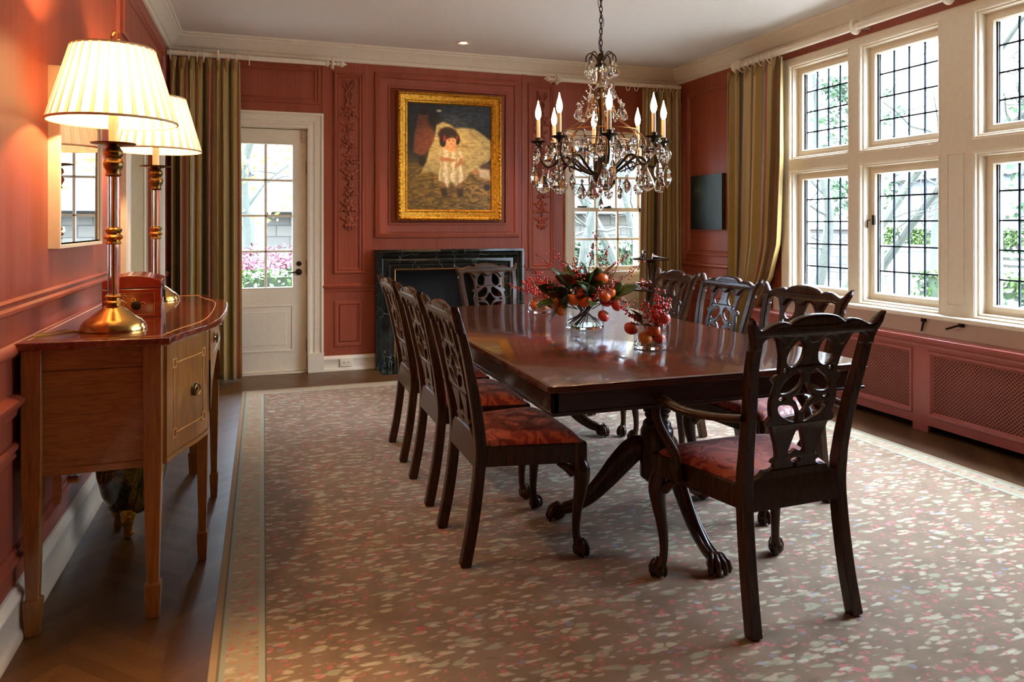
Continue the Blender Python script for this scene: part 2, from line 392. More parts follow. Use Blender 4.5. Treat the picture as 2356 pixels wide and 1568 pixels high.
for i, (T, a0, a1) in enumerate(((TL, FY, BY), (TB, LX, RX), (TR, FY, BY))):
    m = MB(); m.add(*sweep_run(crown, T, a0, a1, 1 if T is TB else 0, 1)); struct(m.build('trim_%d' % (i+1), M_CREAM, ang=50))
base = [(.0, 0), (.028, 0), (.028, .02), (.02, .035), (.018, .04), (.018, .12), (.022, .125), (.022, .14), (.014, .15), (.008, .165), (0, .167)]
def basebd(name, T, runs, k=1):
    m = MB()
    for a0, a1 in runs: m.add(*sweep_run([(h*1.0, z*k) for h, z in base], T, a0, a1))
    return struct(m.build(name, M_CREAM, ang=50))
bb_back = basebd('baseboard_back', TB, [(.501, .955), (2.365, 2.84), (3.82, RX)], .8)
basebd('baseboard_left', TL, [(FY, 4.46), (6.15, BY)])
basebd('baseboard_right', TR, [(5.23, BY)])
# dado rails
rail = [(0, .70), (.012, .705), (.014, .72), (.02, .73), (.034, .745), (.036, .76), (.02, .768), (0, .772)]
rail2 = [(0, .885), (.012, .89), (.02, .905), (.012, .925), (0, .93)]
def run(name, prof, T, runs, par, mat=None):
    m = MB()
    for a0, a1 in runs: m.add(*sweep_run(prof, T, a0, a1))
    return m.build(name, mat or M_WALL, par, ang=50)
run('dado_rail', rail, TB, [(.501, .955), (2.36, 2.84), (3.8, RX)], wall_back)
for T, r, p in ((TL, [(FY, 4.46), (6.15, BY)], wall_left), (TR, [(5.23, BY)], wall_right)):
    run('dado_rail', rail, T, r, p); run('dado_cap', rail2, T, r, p)
pm = [(0, 0), (0, .010), (.008, .018), (.018, .018), (.026, .008), (.034, .008), (.042, .013), (.05, .004), (.05, 0)]
rp = pm+[(.06, 0), (.075, .010), (.10, .010)]
def mould(x0, x1, z0, z1, T, par, prof=pm, raised=False, name='panel_moulding'):
    m = MB(); m.ring(x0, x1, z0, z1, prof, T)
    if raised:
        d = prof[-1][0]; m.add([T(x0+d, z0+d, .010), T(x1-d, z0+d, .010), T(x1-d, z1-d, .010), T(x0+d, z1-d, .010)], [(0, 1, 2, 3)])
    return m.build(name, M_WALL, par, ang=25)
mould(.597, .868, .862, 2.668, TB, wall_back); mould(2.445, 2.725, .862, 2.685, TB, wall_back)
mould(.597, .855, .205, .625, TB, wall_back, rp[:0]+[(0, 0), (.012, .010), (.03, .010), (.045, 0), (.055, .012)], True)
mould(2.45, 2.73, .205, .625, TB, wall_back, [(0, 0), (.012, .010), (.03, .010), (.045, 0), (.055, .012)], True)
mould(-.62, .48, 2.365, 2.70, TB, wall_back)
mould(.961, 2.35, 1.178, 2.69, TB, wall_back, [(0, 0), (.004, .02), (.03, .03), (.05, .03), (.056, .016), (.09, .012), (.12, .012), (.125, .02), (.14, .02), (.145, 0)])
mould(-1.8, .4, 1.02, 2.62, TL, wall_left); mould(.55, 4.38, 1.02, 2.62, TL, wall_left)
mould(4.5, 6.3, 2.36, 2.66, TL, wall_left)
mould(.55, 2.3, .24, .62, TL, wall_left); mould(2.45, 4.38, .24, .62, TL, wall_left)
mould(5.3, 6.45, 1.0, 2.62, TR, wall_right); mould(5.35, 6.45, .24, .62, TR, wall_right)
# flat pilaster strips beside the chimney piece
m = MB(); m.box(.50, .575, BY-.008, BY, .77, 2.76).box(2.38, 2.43, BY-.008, BY, .77, 2.76); m.build('pilaster_strip', M_WALL, wall_back, flat=True)

# ---- carved garlands
def garland():
    random.seed(4)
    m = MB()
    def petal(x, z, a, l, wd, h):
        M = Matrix.Translation((x, BY-.004, z)) @ Matrix.Rotation(-a, 4, 'Y') @ Matrix.Translation((l*.55, 0, 0))
        m.ball((0, 0, 0), 1, 8, 5, (l*.5, h, wd*.5), M) if False else m.add(*_ell(l*.55, h, wd*.5), M)
    def _ell(a, b, c):
        q = MB(); q.ball((0, 0, 0), 1, 8, 6); return [(x*a, y*b, z*c) for x, y, z in q.v], q.f
    def flower(x, z, r, n=6):
        for k in range(n): petal(x, z, 2*pi*k/n+z*9, r, r*.8, .014)
        for r_, h in ((r*.36, .022),):
            m.tube([(x+r_*cos(2*pi*k/10), BY-.016, z+r_*sin(2*pi*k/10)) for k in range(10)], .005, 5, closed=True)
        V, F = _ell(r*.25, .02, r*.25); m.add([(a+x, b+BY-.008, c+z) for a, b, c in V], F)
    def leaf(x, z, a, l): petal(x, z, a, l, l*.45, .012)
    for s in (-1, 1):     # bow
        m.tube([(.0+s*.01, BY-.01, 2.55), (s*.045, BY-.02, 2.60), (s*.05, BY-.02, 2.545), (s*.02, BY-.012, 2.51), (0, BY-.015, 2.53)], .008, 6)
        m.tube([(0, BY-.012, 2.52), (s*.03, BY-.016, 2.47), (s*.012, BY-.012, 2.41), (s*.03, BY-.012, 2.36)], .008, 6)
    m.tube([(0.008*sin(z*20), BY-.008, z) for z in [2.5-i*.05 for i in range(26)]], .006, 6)
    z = 2.34
    for i, (dx, r) in enumerate(((0, .05), (-.01, .03), (-.01, .045), (.012, .05), (.0, .05), (.012, .04), (-.008, .05), (0, .04))):
        flower(dx, z, r, 5+i % 2*2)
        for a in (2.6, .5, 3.7, -.5): leaf(dx+cos(a)*r*.6, z+sin(a)*r*.6-.02, a, .04+.012*((i+int(a*3)) % 3))
        V, F = _ell(.016, .018, .016)
        for q in range(3): m.add([(p[0]+dx+.035*cos(q*2+i), p[1]+BY-.01, p[2]+z-.055+.018*sin(q*3.)) for p in V], F)
        z -= .142
    for a in (-1.1, -1.57, -2.05): leaf(0, z+.12, a, .07)
    return m
g = garland(); o = g.build('carved_garland', M_WALL, wall_back, ang=50); o.location = (.733, 0, -.0)
o2 = dup(o, wall_back); o2.location = (2.585, 0, 0)

# ---- casing helper
casing = [(0, 0), (0, .03), (.018, .034), (.03, .024), (.05, .022), (.075, .022), (.085, .016), (.105, .016), (.112, .024), (.134, .024), (.134, 0)]
def door_casing(name, x0, x1, z1, T, wd=.134, plinth=True):
    V = []; m = MB(); pf = [(d*wd/.134, h) for d, h in casing]
    for d, h in pf:
        V += [T(x0-wd+d, 0, h), T(x0-wd+d, z1+wd-d, h), T(x1+wd-d, z1+wd-d, h), T(x1+wd-d, 0, h)]
    F = []
    for i in range(len(pf)-1):
        for k in range(3): F.append((i*4+k, i*4+k+1, (i+1)*4+k+1, (i+1)*4+k))
    m.add(V, F)
    if plinth:
        for a, b in ((x0-wd-.003, x0), (x1, x1+wd+.003)):
            ps = [T(a, 0, 0), T(b, 0, 0), T(b, 0, .034), T(a, 0, .034)]; m.hexa(ps, [(p[0], p[1], p[2]+.17) for p in ps])
    return m
# ---- back door
d1 = struct(empty('door_1', (0, BY, 0)))
def rel(mb_, name, mat, par, **k):
    L = par.location; mb_.v = [(x-L[0], y-L[1], z-L[2]) for x, y, z in mb_.v]; return mb_.build(name, mat, par, **k)
rel(door_casing('c', DOOR[0], DOOR[1], DOOR[3], TB), 'door_casing', M_CREAM, d1, ang=25)
m = MB(); m.box(DOOR[0], DOOR[0]+.008, BY, BY+.22, 0, 2.15).box(DOOR[1]-.008, DOOR[1], BY, BY+.22, 0, 2.15).box(DOOR[0], DOOR[1], BY, BY+.22, 2.142, 2.15); m.box(DOOR[0], DOOR[1], BY+.0, BY+.22, -.005, .012); rel(m, 'door_jamb', M_CREAM, d1)
GX0, GXm, GX1, GZ0, GZ1 = -.197, .023, .243, .757, 2.0
Y0, Y1 = BY+.03, BY+.07
m = MB(); m.box(DOOR[0]+.012, GX0-.012, Y0, Y1, .015, 2.135).box(GX1+.012, DOOR[1]-.012, Y0, Y1, .015, 2.135).box(GX0-.012, GX1+.012, Y0, Y1, GZ1+.012, 2.135).box(GX0-.012, GX1+.012, Y0, Y1, .015, GZ0-.012)
slab = rel(m, 'door_slab', M_CREAM, d1, flat=True)
m = MB(); m.box(DOOR[1]-.03, DOOR[1]-.008, Y1+.001, Y1+.03, 0, 2.142).box(DOOR[0]+.008, DOOR[0]+.03, Y1+.001, Y1+.03, 0, 2.142).box(DOOR[0]+.008, DOOR[1]-.008, Y1+.001, Y1+.03, 2.115, 2.142).box(DOOR[0]+.008, DOOR[1]-.008, Y1+.001, Y1+.03, .012, .04); rel(m, 'door_stop', M_CREAM, d1, flat=True)
m = MB(); TD = lambda x, z, h: (x, Y0-h, z)
m.ring(GX0-.012, GX1+.012, GZ0-.012, GZ1+.012, [(0, -.01), (0, .006), (.006, .006), (.012, -.012)], TD)
m.box(GXm-.011, GXm+.011, Y0+.006, Y1-.006, GZ0, GZ1)
for k in (1, 2, 3):
    z = GZ0+(GZ1-GZ0)*k/4; m.box(GX0, GX1, Y0+.006, Y1-.006, z-.010, z+.010)
rel(m, 'glazing_bar', M_CREAM, d1, bevel=.003)
rel(MB().box(GX0, GX1, Y0+.018, Y0+.022, GZ0, GZ1), 'glass_pane', M_GLASS, d1, flat=True)
m = MB(); m.ring(-.24, .255, .19, .60, [(0, -.002), (0, .004), (.012, .006), (.03, -.012), (.04, -.012), (.06, .002), (.08, .002)], TD); m.add([TD(-.16, .27, .002), TD(.175, .27, .002), TD(.175, .52, .002), TD(-.16, .52, .002)], [(0, 1, 2, 3)]); rel(m, 'door_panel', M_CREAM, d1, ang=25)
m = MB(); M = Matrix.Translation((.300, Y0-.001, .885)) @ Matrix.Rotation(pi/2, 4, 'X')
m.lathe([(.028, 0), (.028, .006), (.018, .012), (.010, .016), (.010, .045)], (0, 0, 0), 20, M)
m.tube([(.300, Y0-.045, .885), (.27, Y0-.047, .887), (.235, Y0-.046, .882), (.205, Y0-.046, .884)], [.009, .007, .007, .005], 8)
h = rel(m, 'door_handle', M_IRON, d1); h['label'] = 'dark bronze lever handle'
m = MB(); m.lathe([(.021, 0), (.021, .008), (.012, .012)], (0, 0, 0), 20, Matrix.Translation((.303, Y0-.001, .958)) @ Matrix.Rotation(pi/2, 4, 'X')); rel(m, 'deadbolt', M_IRON, d1)
m = MB(); m.box(.325, .366, Y0-.022, Y0, 2.03, 2.12); rel(m, 'door_sensor', plain('sensor_plastic', C(200, 182, 160), .5), d1, bevel=.004)
m = MB(); m.box(.362, .369, Y0-.012, Y0, .86, .99).box(.362, .369, Y0-.012, Y0, 1.75, 1.86).box(.362, .369, Y0-.012, Y0, .18, .3); rel(m, 'hinge', M_IRON, d1)
# ---- left door
d2 = struct(empty('door_2', (LX, 5.3, 0)))
rel(door_casing('c', LDOOR[0], LDOOR[1], LDOOR[3], TL, .2), 'door_casing', M_CREAM, d2, ang=25)
m = MB(); m.box(LX-.10, LX-.06, LDOOR[0], LDOOR[1], 0, 2.10)
rel(m, 'door_slab', plain('ochre_cream_door', C(196, 170, 120), .45), d2, flat=True)
m = MB(); TL2 = lambda y, z, h: (LX-.06+h, y, z)
for z0, z1 in ((.2, .75), (.9, 2.0)):
    m.ring(4.82, 5.8, z0, z1, [(0, 0), (0, .008), (.02, .008), (.035, -.004), (.05, -.004), (.06, .004)], TL2)
rel(m, 'door_panel', M_CREAM, d2, ang=25)
# ---- back window
w0 = struct(empty('window_1', (3.32, BY, 1)))
rel(door_casing('c', BWIN[0], BWIN[1], BWIN[3], TB, .10, False), 'window_casing', M_CREAM, w0, ang=25)
m = MB(); X0, X1, Z0, Z1 = BWIN
m.box(X0, X0+.012, BY, BY+.22, Z0, Z1).box(X1-.012, X1, BY, BY+.22, Z0, Z1).box(X0, X1, BY, BY+.22, Z1-.012, Z1).box(X0, X1, BY, BY+.22, Z0, Z0+.012)
m.box(X0-.1, X1+.1, BY-.05, BY+.02, Z0-.035, Z0+.0)
m.box(X0-.1, X1+.1, BY-.012, BY, 0, Z0-.035)
rel(m, 'window_jamb', M_CREAM, w0, flat=True)
m = MB(); m.ring(X0-.05, X1+.05, .2, .72, [(0, .012), (0, .024), (.015, .024), (.03, .014), (.05, .014)], TB); rel(m, 'apron_panel', M_CREAM, w0, ang=25)
def sash(z0, z1, y, lab):
    m = MB(); f = .028; x0, x1 = X0+.008, X1-.008
    m.box(x0, x0+f, y, y+.035, z0, z1).box(x1-f, x1, y, y+.035, z0, z1).box(x0, x1, y, y+.035, z0, z0+.04).box(x0, x1, y, y+.035, z1-.035, z1)
    for k in (1, 2): xx = x0+f+(x1-x0-2*f)*k/3; m.box(xx-.011, xx+.011, y+.004, y+.03, z0, z1)
    zz = (z0+z1)/2; m.box(x0, x1, y+.004, y+.03, zz-.011, zz+.011)
    s = rel(m, lab, M_CREAM, w0, flat=True); g_ = MB().box(x0, x1, y+.015, y+.018, z0+.02, z1-.02); rel(g_, 'glass_pane', M_GLASS, w0, flat=True)
sash(.84, 1.47, BY+.05, 'lower_sash'); sash(1.435, 2.13, BY+.09, 'upper_sash')
m = MB(); m.box(3.28, 3.36, BY+.03, BY+.05, 1.47, 1.485).tube([(3.32, BY+.04, 1.487), (3.355, BY+.03, 1.492)], .006, 6).box(3.0, 3.1, BY+.06, BY+.08, 1.475, 1.49); rel(m, 'sash_lock', M_IRON, w0)
# ---- right wall: mullioned leaded windows
FX = 4.06
m = MB(); ys = [W4[0]-.14, W4[0], W4[1], W3[0], W3[1], W2[0], W2[1], W1[0], W1[1], 4.985]
for a, b in ((1.72, W4[0]), (W4[1], W3[0]), (W3[1], W2[0]), (W2[1], W1[0]), (W1[1], 4.985)): m.box(FX, RX+.084, a, b, .735, 2.65)
for a, b in WS: m.box(FX+.001, RX+.084, a, b, 1.745, 1.82); m.box(FX+.001, RX+.084, a, b, 2.60, 2.65)
struct(m.build('trim_4', M_CREAM, flat=True))
m = MB()
for y0_, y1_ in ((3.269, 3.49),):
    m.ring(y0_+.055, y1_-.05, .80, 1.74, [(0, 0), (.003, .004), (.006, 0)], lambda y, z, h: (FX-h, y, z))
m.box(FX-.012, FX, 3.269+.01, 3.49-.01, .735, .735) if False else None
struct(m.build('trim_5', M_CREAM, flat=True))
m = MB(); m.box(FX-.008, RX, 1.72, 4.985, 2.65, 2.665); struct(m.build('trim_6', M_WALL, flat=True))
m = MB(); m.box(3.975, RX+.084, 1.6, 5.07, .705, .735); struct(m.build('trim_7', M_CREAM, bevel=.008))
m = MB(); m.box(4.045, RX, 1.6, 5.07, .58, .705); struct(m.build('trim_8', M_CREAM, flat=True))
GXP = 4.17
for i, (a, b) in enumerate(WS):
    wn = struct(empty('window_%d' % (i+2), (GXP, (a+b)/2, 1.7)))
    for z0, z1, nr, nm in ((ZU[0], ZU[1], 4, 'upper_light'), (ZL[0], ZL[1], 5, 'lower_casement')):
        m = MB(); T = lambda y, z, h: (FX+h, y, z)
        f = .085
        m.ring(a, b, z0, z1, [(0, 0), (.008, -.006), (.016, .0), (.016, .022), (.026, .022), (.03, .035), (.03, .075), (.05, .075), (.052, .07), (f-.008, .07), (f, .085), (f, .14)], T)
        rel(m, nm+'_frame', M_CREAM, wn, ang=25)
        g0, g1, h0, h1 = a+f, b-f, z0+f-.025, z1-f+.02
        m = MB()
        m.ring(a+f-.02, b-f+.02, h0-.02, h1+.02, [(0, .08), (.02, .085), (.02, .10)], T); rel(m, nm+'_bead', M_CREAM, wn, ang=25)
        rel(MB().box(GXP-.002, GXP+.002, g0-.01, g1+.01, h0-.02, h1+.02), 'glass_pane', M_GLASS, wn, flat=True)
        m = MB(); nc = 4
        for k in range(1, nc): yy = g0+(g1-g0)*k/nc; m.box(GXP-.005, GXP+.005, yy-.005, yy+.005, h0, h1)
        for k in range(1, nr): zz = h0+(h1-h0)*k/nr; m.box(GXP-.005, GXP+.005, g0, g1, zz-.005, zz+.005)
        for yy in (g0, g1): m.box(GXP-.005, GXP+.005, yy-.005, yy+.005, h0, h1)
        for zz in (h0, h1): m.box(GXP-.005, GXP+.005, g0, g1, zz-.005, zz+.005)
        rel(m, 'lead_came', M_LEAD, wn, flat=True)
    if i == 1:
        m = MB(); m.box(4.118, 4.135, 4.075, 4.10, 1.30, 1.37).tube([(4.11, 4.10, 1.335), (4.095, 4.115, 1.33), (4.10, 4.12, 1.28)], .006, 6); o = rel(m, 'casement_latch', M_IRON, wn, bevel=.002)
# portals
for a, b in WS: portal('window_portal', (4.20, (a+b)/2, 1.67), (0, R(90), 0), 1.9, .66)
portal('window_portal', (.02, BY+.2, 1.1), (R(-90), 0, 0), .7, 2.1); portal('window_portal', (3.32, BY+.2, 1.5), (R(-90), 0, 0), .8, 1.4)
# window crank handles under the sill
for nm, pts, lb in (('window_crank', [(4.03, 3.59, .70), (4.03, 3.59, .67), (4.02, 3.595, .615)], 'black iron window crank hanging straight down under the sill'),
                    ('window_crank', [(4.03, 3.32, .69), (4.02, 3.33, .685), (4.0, 3.40, .655)], 'black iron window crank pointing sideways under the sill by the wide mullion')):
    m = MB(); m.tube(pts, [.009, .007, .006], 8); c = m.build(nm, M_IRON); tag(c, lb, 'window crank'); MB().box(4.02, 4.045, pts[0][1]-.012, pts[0][1]+.012, .675, .705).build('crank_bracket', M_IRON, c, bevel=.002)

# ---- radiator cover
rc = empty('radiator_cover', (3.94, 3.8, 0)); tag(rc, 'long salmon-painted radiator cover with perforated grilles under the windows', 'radiator cover')
FXR = 3.94
m = MB(); m.box(3.895, 4.098, 1.2, 5.24, .575, .597); rel(m, 'cover_top', M_RAD, rc, bevel=.006)
m = MB(); m.add(*sweep_run([(0, .535), (.0, .575), (.035, .575), (.03, .56), (.012, .55), (.01, .535)], lambda y, z, h: (FXR-h, y, z), 1.2, 5.225)); rel(m, 'cornice_moulding', M_RAD, rc, ang=50)
stiles = [(5.10, 5.225), (4.70, 4.80), (3.476, 3.589), (2.25, 2.36), (1.2, 1.3)]
m = MB()
for a, b in stiles: m.box(FXR, FXR+.022, a, b, 0, .545)
for k in range(4): m.box(FXR, FXR+.022, stiles[k+1][1], stiles[k][0], .515, .545).box(FXR, FXR+.022, stiles[k+1][1], stiles[k][0], .045, .10)
m.box(FXR+.022, 4.098, 5.205, 5.225, 0, .57)
rel(m, 'face_frame', M_RAD, rc, flat=True)
def grille_mat():
    t = NT('perforated_grille'); c = t.n('ShaderNodeTexCoord'); sp = t.n('ShaderNodeSeparateXYZ'); t.t.links.new(c.outputs['Object'], sp.inputs[0])
    y = t.math('DIVIDE', sp.outputs[1], .0115); z = t.math('DIVIDE', sp.outputs[2], .0115); a = t.math('ADD', y, z); b = t.math('SUBTRACT', y, z)
    fa = t.math('ABSOLUTE', t.math('SUBTRACT', t.math('FRACT', t.math('MULTIPLY', a, .5)), .5)); fb = t.math('ABSOLUTE', t.math('SUBTRACT', t.math('FRACT', t.math('MULTIPLY', b, .5)), .5))
    hole = t.math('LESS_THAN', t.math('MAXIMUM', fa, fb), .26)
    t.set(t.p.inputs['Alpha'], t.math('SUBTRACT', 1, hole)); return t.fin(C(150, 78, 58), .5)
M_GRILLE = grille_mat()
for k in range(4):
    a, b = stiles[k+1][1], stiles[k][0]
    T = lambda y, z, h: (FXR-h, y, z)
    m = MB(); m.ring(a, b, .10, .515, [(0, 0), (.004, .008), (.02, .006), (.028, -.004), (.034, -.012)], T); rel(m, 'grille_moulding', M_RAD, rc, ang=25)
    m = MB(); m.box(FXR+.010, FXR+.013, a+.01, b-.01, .11, .505); rel(m, 'grille', M_GRILLE, rc, flat=True)
m = MB(); m.box(4.085, 4.096, 1.2, 5.2, .0, .56); rel(m, 'interior_shade_sheet', M_BLACK, rc, flat=True)  # black sheet standing in for the shaded inside of the cover

# ---- fireplace
fp = empty('fireplace', (1.655, BY, 0)); tag(fp, 'black veined marble fireplace surround with brass strip around the firebox', 'fireplace')
m = MB(); V = []; F = []; pf = [(0, 0), (0, .11), (.02, .115), (.034, .10), (.034, .085), (.06, .082), (.075, .06), (.085, .045), (.10, .05), (.125, .05), (.135, .035), (.145, .03), (.182, .03), (.182, -.05)]
x0, x1, z1 = .955, 2.365, 1.075
for d, h in pf: V += [TB(x0+d, 0, h), TB(x0+d, z1-d, h), TB(x1-d, z1-d, h), TB(x1-d, 0, h)]
for i in range(len(pf)-1):
    for k in range(3): F.append((i*4+k, i*4+k+1, (i+1)*4+k+1, (i+1)*4+k))
m.add(V, F); rel(m, 'marble_surround', M_MARBLE, fp, ang=25)
m = MB()
for a, b, c_, d in ((x0+.176, x0+.19, 0, z1-.176), (x1-.19, x1-.176, 0, z1-.176), (x0+.176, x1-.176, z1-.19, z1-.176)): m.box(a, b, BY-.04, BY-.028, c_, d)
rel(m, 'brass_strip', M_BRASS, fp, bevel=.003)
m = MB(); m.box(1.10, 2.24, BY+.45, BY+.47, 0, .95).box(1.10, 1.12, BY, BY+.47, 0, .95).box(2.22, 2.24, BY, BY+.47, 0, .95).box(1.1, 2.24, BY, BY+.47, .90, .95).box(1.1, 2.24, BY, BY+.47, -.01, .01)
rel(m, 'firebox', M_BLACK, fp, flat=True)
m = MB()
for x in (1.3, 1.62, 1.95): m.tube([(x, BY+.08, .0), (x, BY+.08, .22), (x, BY+.08, .3)], [.012, .01, .02], 8)
m.box(1.2, 2.1, BY+.08, BY+.1, .12, .135); rel(m, 'andiron', M_IRON, fp)
tag(struct(MB().box(.98, 2.34, BY-.34, BY-.001, 0, .004).build('hearth_slab', M_MARBLE, flat=True)), 'black marble hearth slab in front of the fireplace', 'hearth')
# outlet
ot = empty('wall_outlet', (.705, BY-.024, .07)); tag(ot, 'cream double electrical outlet set in the baseboard between door and fireplace', 'outlet')
m = MB(); m.box(-.055, .055, -.004, .004, -.035, .035); m.build('cover_plate', M_CREAM, ot, bevel=.003)
for s in (-.02, .02):
    m = MB(); m.lathe([(.014, 0), (.014, .003)], (0, 0, 0), 14, Matrix.Translation((s, -.004, 0)) @ Matrix.Rotation(pi/2, 4, 'X')); q = m.build('socket', M_CREAM, ot)
    MB().box(s-.006, s-.003, -.008, -.0065, -.004, .006).box(s+.003, s+.006, -.008, -.0065, -.004, .006).build('slot', M_BLACK, q)
# downlight
for x, y, p, _a in DOWNLIGHTS[:1]:
    r = empty('downlight', (x, y, CZ)); tag(r, 'small round recessed ceiling downlight in front of the painting wall', 'ceiling light')
    MB().lathe([(.07, 0), (.072, -.004), (.05, -.006), (.046, 0)], n=28, caps=False).build('trim_ring', M_CREAM, r)
    MB().lathe([(.028, -.003), (.028, -.001)], n=20).build('lens', emis('downlight_glow', (1, .8, .5, 1), 12), r)

# ---- rug
rug = MB().box(RX0, RX1, RY0, RY1, 0, .009).build('rug', M_RUG, bevel=.003); tag(rug, 'large floral needlepoint rug in taupe with pale green border stripes under the table', 'rug')

# ---- curtains
def curtain(name, pts_top, pts_bot, ztop, zbot, folds, amp, label, group, off=0, nu=220, nz=26, out=(0, -1), stripes=2.6, edge=None):
    """pts: (a,b) ends along wall as 3D; out = room direction"""
    root = empty(name, (0, 0, 0)); tag(root, label, 'curtain', group)
    A, B = Vector(pts_top[0]), Vector(pts_top[1]); A2, B2 = Vector(pts_bot[0]), Vector(pts_bot[1]); O = Vector((out[0], out[1], 0))
    V = []; F = []; UV = []
    for j in range(nz+1):
        s = j/nz; z = ztop+(zbot-ztop)*s; q = s**.6
        for i in range(nu+1):
            u = i/nu; e_ = s**1.1
            if edge:
                for (s0, e0), (s1, e1) in zip(edge, edge[1:]):
                    if s0 <= s <= s1: e_ = e0+(e1-e0)*(s-s0)/(s1-s0)
            p = A.lerp(B, u).lerp(A2.lerp(B2, u), e_)
            ph = u*folds*2*pi+.6*sin(u*9+off)+.35*sin(s*2+u*17+off)
            a = amp*(.35+.65*q)*(.75+.4*sin(u*13+off*2))
            # pinched heading
            d = a*sin(ph)+.25*a*sin(2.3*ph+1+s)
            lat = .35*a*cos(ph*1.0)*min(1, s*3)
            p = p+O*d+(B-A).normalized()*lat
            if zbot < .05 and s > .97: p = p+O*.01
            V.append((p.x, p.y, z)); UV.append((u*stripes+off*.13+.03*sin(ph), s))
    for j in range(nz):
        for i in range(nu):
            k = j*(nu+1)+i; F.append((k, k+1, k+nu+2, k+nu+1))
    me = bpy.data.meshes.new('curtain_panel'); me.from_pydata(V, [], F); uvl = me.uv_layers.new()
    for lp in me.loops: uvl.data[lp.index].uv = UV[lp.vertex_index]
    me.polygons.foreach_set('use_smooth', [True]*len(me.polygons)); o = bpy.data.objects.new('curtain_panel', me); COL.objects.link(o); me.materials.append(M_CURT); o.parent = root
    q = o.modifiers.new('s', 'SOLIDIFY'); q.thickness = .004
    n = max(6, int(folds)); 
    for i in range(n):
        m = MB(); u = (i+.5)/n; p = A.lerp(B, u)+O*.01
        for t in (-1, 0, 1): m.tube([(p.x+(B-A).normalized().x*t*.012+O.x*.02, p.y+(B-A).normalized().y*t*.012+O.y*.02, ztop+.0), (p.x+O.x*.03, p.y+O.y*.03, ztop-.10)], [.008, .004], 6)
        m.build('pinch_pleat', M_CURT, root)
    return root
def rod(name, a, b, r, label, rings_at, fin_ends, brk, group):
    root = empty(name, (0, 0, 0)); tag(root, label, 'curtain rod', group)
    a, b = Vector(a), Vector(b); d = (b-a).normalized()
    MB().tube([a, b], r, 16).build('pole', M_CREAM, root)
    for e, s in fin_ends:
        P = a if e == 0 else b; m = MB(); ax = d*s; zq = Vector((0, 0, 1)).rotation_difference(ax).to_matrix().to_4x4()
        if name == 'curtain_rod' and abs(d.y) > .5: pf = [(r, 0), (r*1.7, .005), (r*1.1, .015), (r*1.6, .022), (r*2.4, .045), (r*2.3, .06), (r*1.2, .075), (.004, .078)]
        else: pf = [(r, 0), (r*1.35, .004), (r*1.35, .02), (r*.6, .026), (r*.6, .04), (r*1.5, .046), (r*1.5, .052), (r*.6, .06), (r*.55, .085), (r*.9, .095), (r*.6, .105), (r*1.3, .135), (r*.7, .15), (.004, .175)]
        m.lathe(pf, (0, 0, 0), 16, Matrix.Translation(P) @ zq); m.build('finial', M_CREAM, root)
    for p, wdir in brk:
        m = MB(); p = Vector(p); wv = Vector(wdir); m.tube([p+wv, p], .011, 8); m.lathe([(r*2.1, -.009), (r*2.3, 0), (r*2.1, .009)], (0, 0, 0), 18, Matrix.Translation(p) @ Vector((0, 0, 1)).rotation_difference(d).to_matrix().to_4x4()); m.build('bracket', M_CREAM, root)
    for t in rings_at:
        c = a.lerp(b, t); u = d.cross(Vector((0, 0, 1))).normalized(); rr = r*1.9
        MB().tube([c+u*rr*cos(2*pi*k/20)+Vector((0, 0, rr*sin(2*pi*k/20)-rr*.45)) for k in range(20)], .0045, 6, closed=True).build('curtain_ring', M_CREAM, root)
    return root
yr = BY-.17
rod('curtain_rod', (LX+.005, yr, 2.70), (.52, yr, 2.70), .022, 'cream curtain pole over the glazed garden door, left of the painting', [.02, .13, .18, .22, .31, .37, .42, .5], [(1, 1)], [((.575, yr, 2.70), (0, .17, 0)), ((-.35, yr, 2.70), (0, .17, 0))], 'cream curtain poles')
rod('curtain_rod', (2.72, yr, 2.70), (RX-.06, yr, 2.70), .022, 'cream curtain pole over the back window in the far right corner', [.42, .55, .62, .70, .78, .84, .90, .96], [(0, -1)], [((2.68, yr, 2.70), (0, .17, 0))], 'cream curtain poles')
rod('curtain_rod', (3.97, 5.50, 2.70), (3.97, 1.4, 2.70), .024, 'long cream curtain pole running above the leaded windows', [.012, .03, .045, .06, .078, .095, .11, .122, .133], [(0, 1)], [((3.97, 4.1, 2.70), (.13, 0, 0)), ((3.97, 3.36, 2.70), (.13, 0, 0)), ((3.97, 5.47, 2.70), (.13, 0, 0))], 'cream curtain poles')
G = 'striped silk curtains'
curtain('curtain', ((LX+.03, yr, 0), (-.18, yr, 0)), ((LX+.03, yr, 0), (-.175, yr, 0)), 2.665, .012, 8, .045, 'striped green and gold curtain hanging in the left corner beside the garden door', G, 0)
curtain('curtain', ((3.60, yr, 0), (RX-.05, yr, 0)), ((3.55, yr, 0), (RX-.04, yr, 0)), 2.665, .012, 6, .04, 'striped gold curtain hanging at the right of the back window', G, 2.2)
curtain('curtain', ((3.97, 5.60, 0), (3.97, 4.86, 0)), ((4.01, 5.60, 0), (4.01, 5.30, 0)), 2.66, .012, 6, .05, 'striped gold silk curtain hanging left of the leaded windows', G, 4.1, out=(-1, 0), nz=40, edge=[(0, 0), (.3, .05), (.57, .18), (.68, .45), (.76, .85), (.80, .97), (1, 1)])
curtain('curtain', ((3.97, 1.95, 0), (3.97, 1.5, 0)), ((4.0, 1.85, 0), (3.99, 1.5, 0)), 2.66, .61, 6, .035, 'added striped gold silk curtain, unseen, put in to cut daylight at the near window', G, 6.1, out=(-1, 0))  # out-of-view curtain added to cut daylight from the nearest window
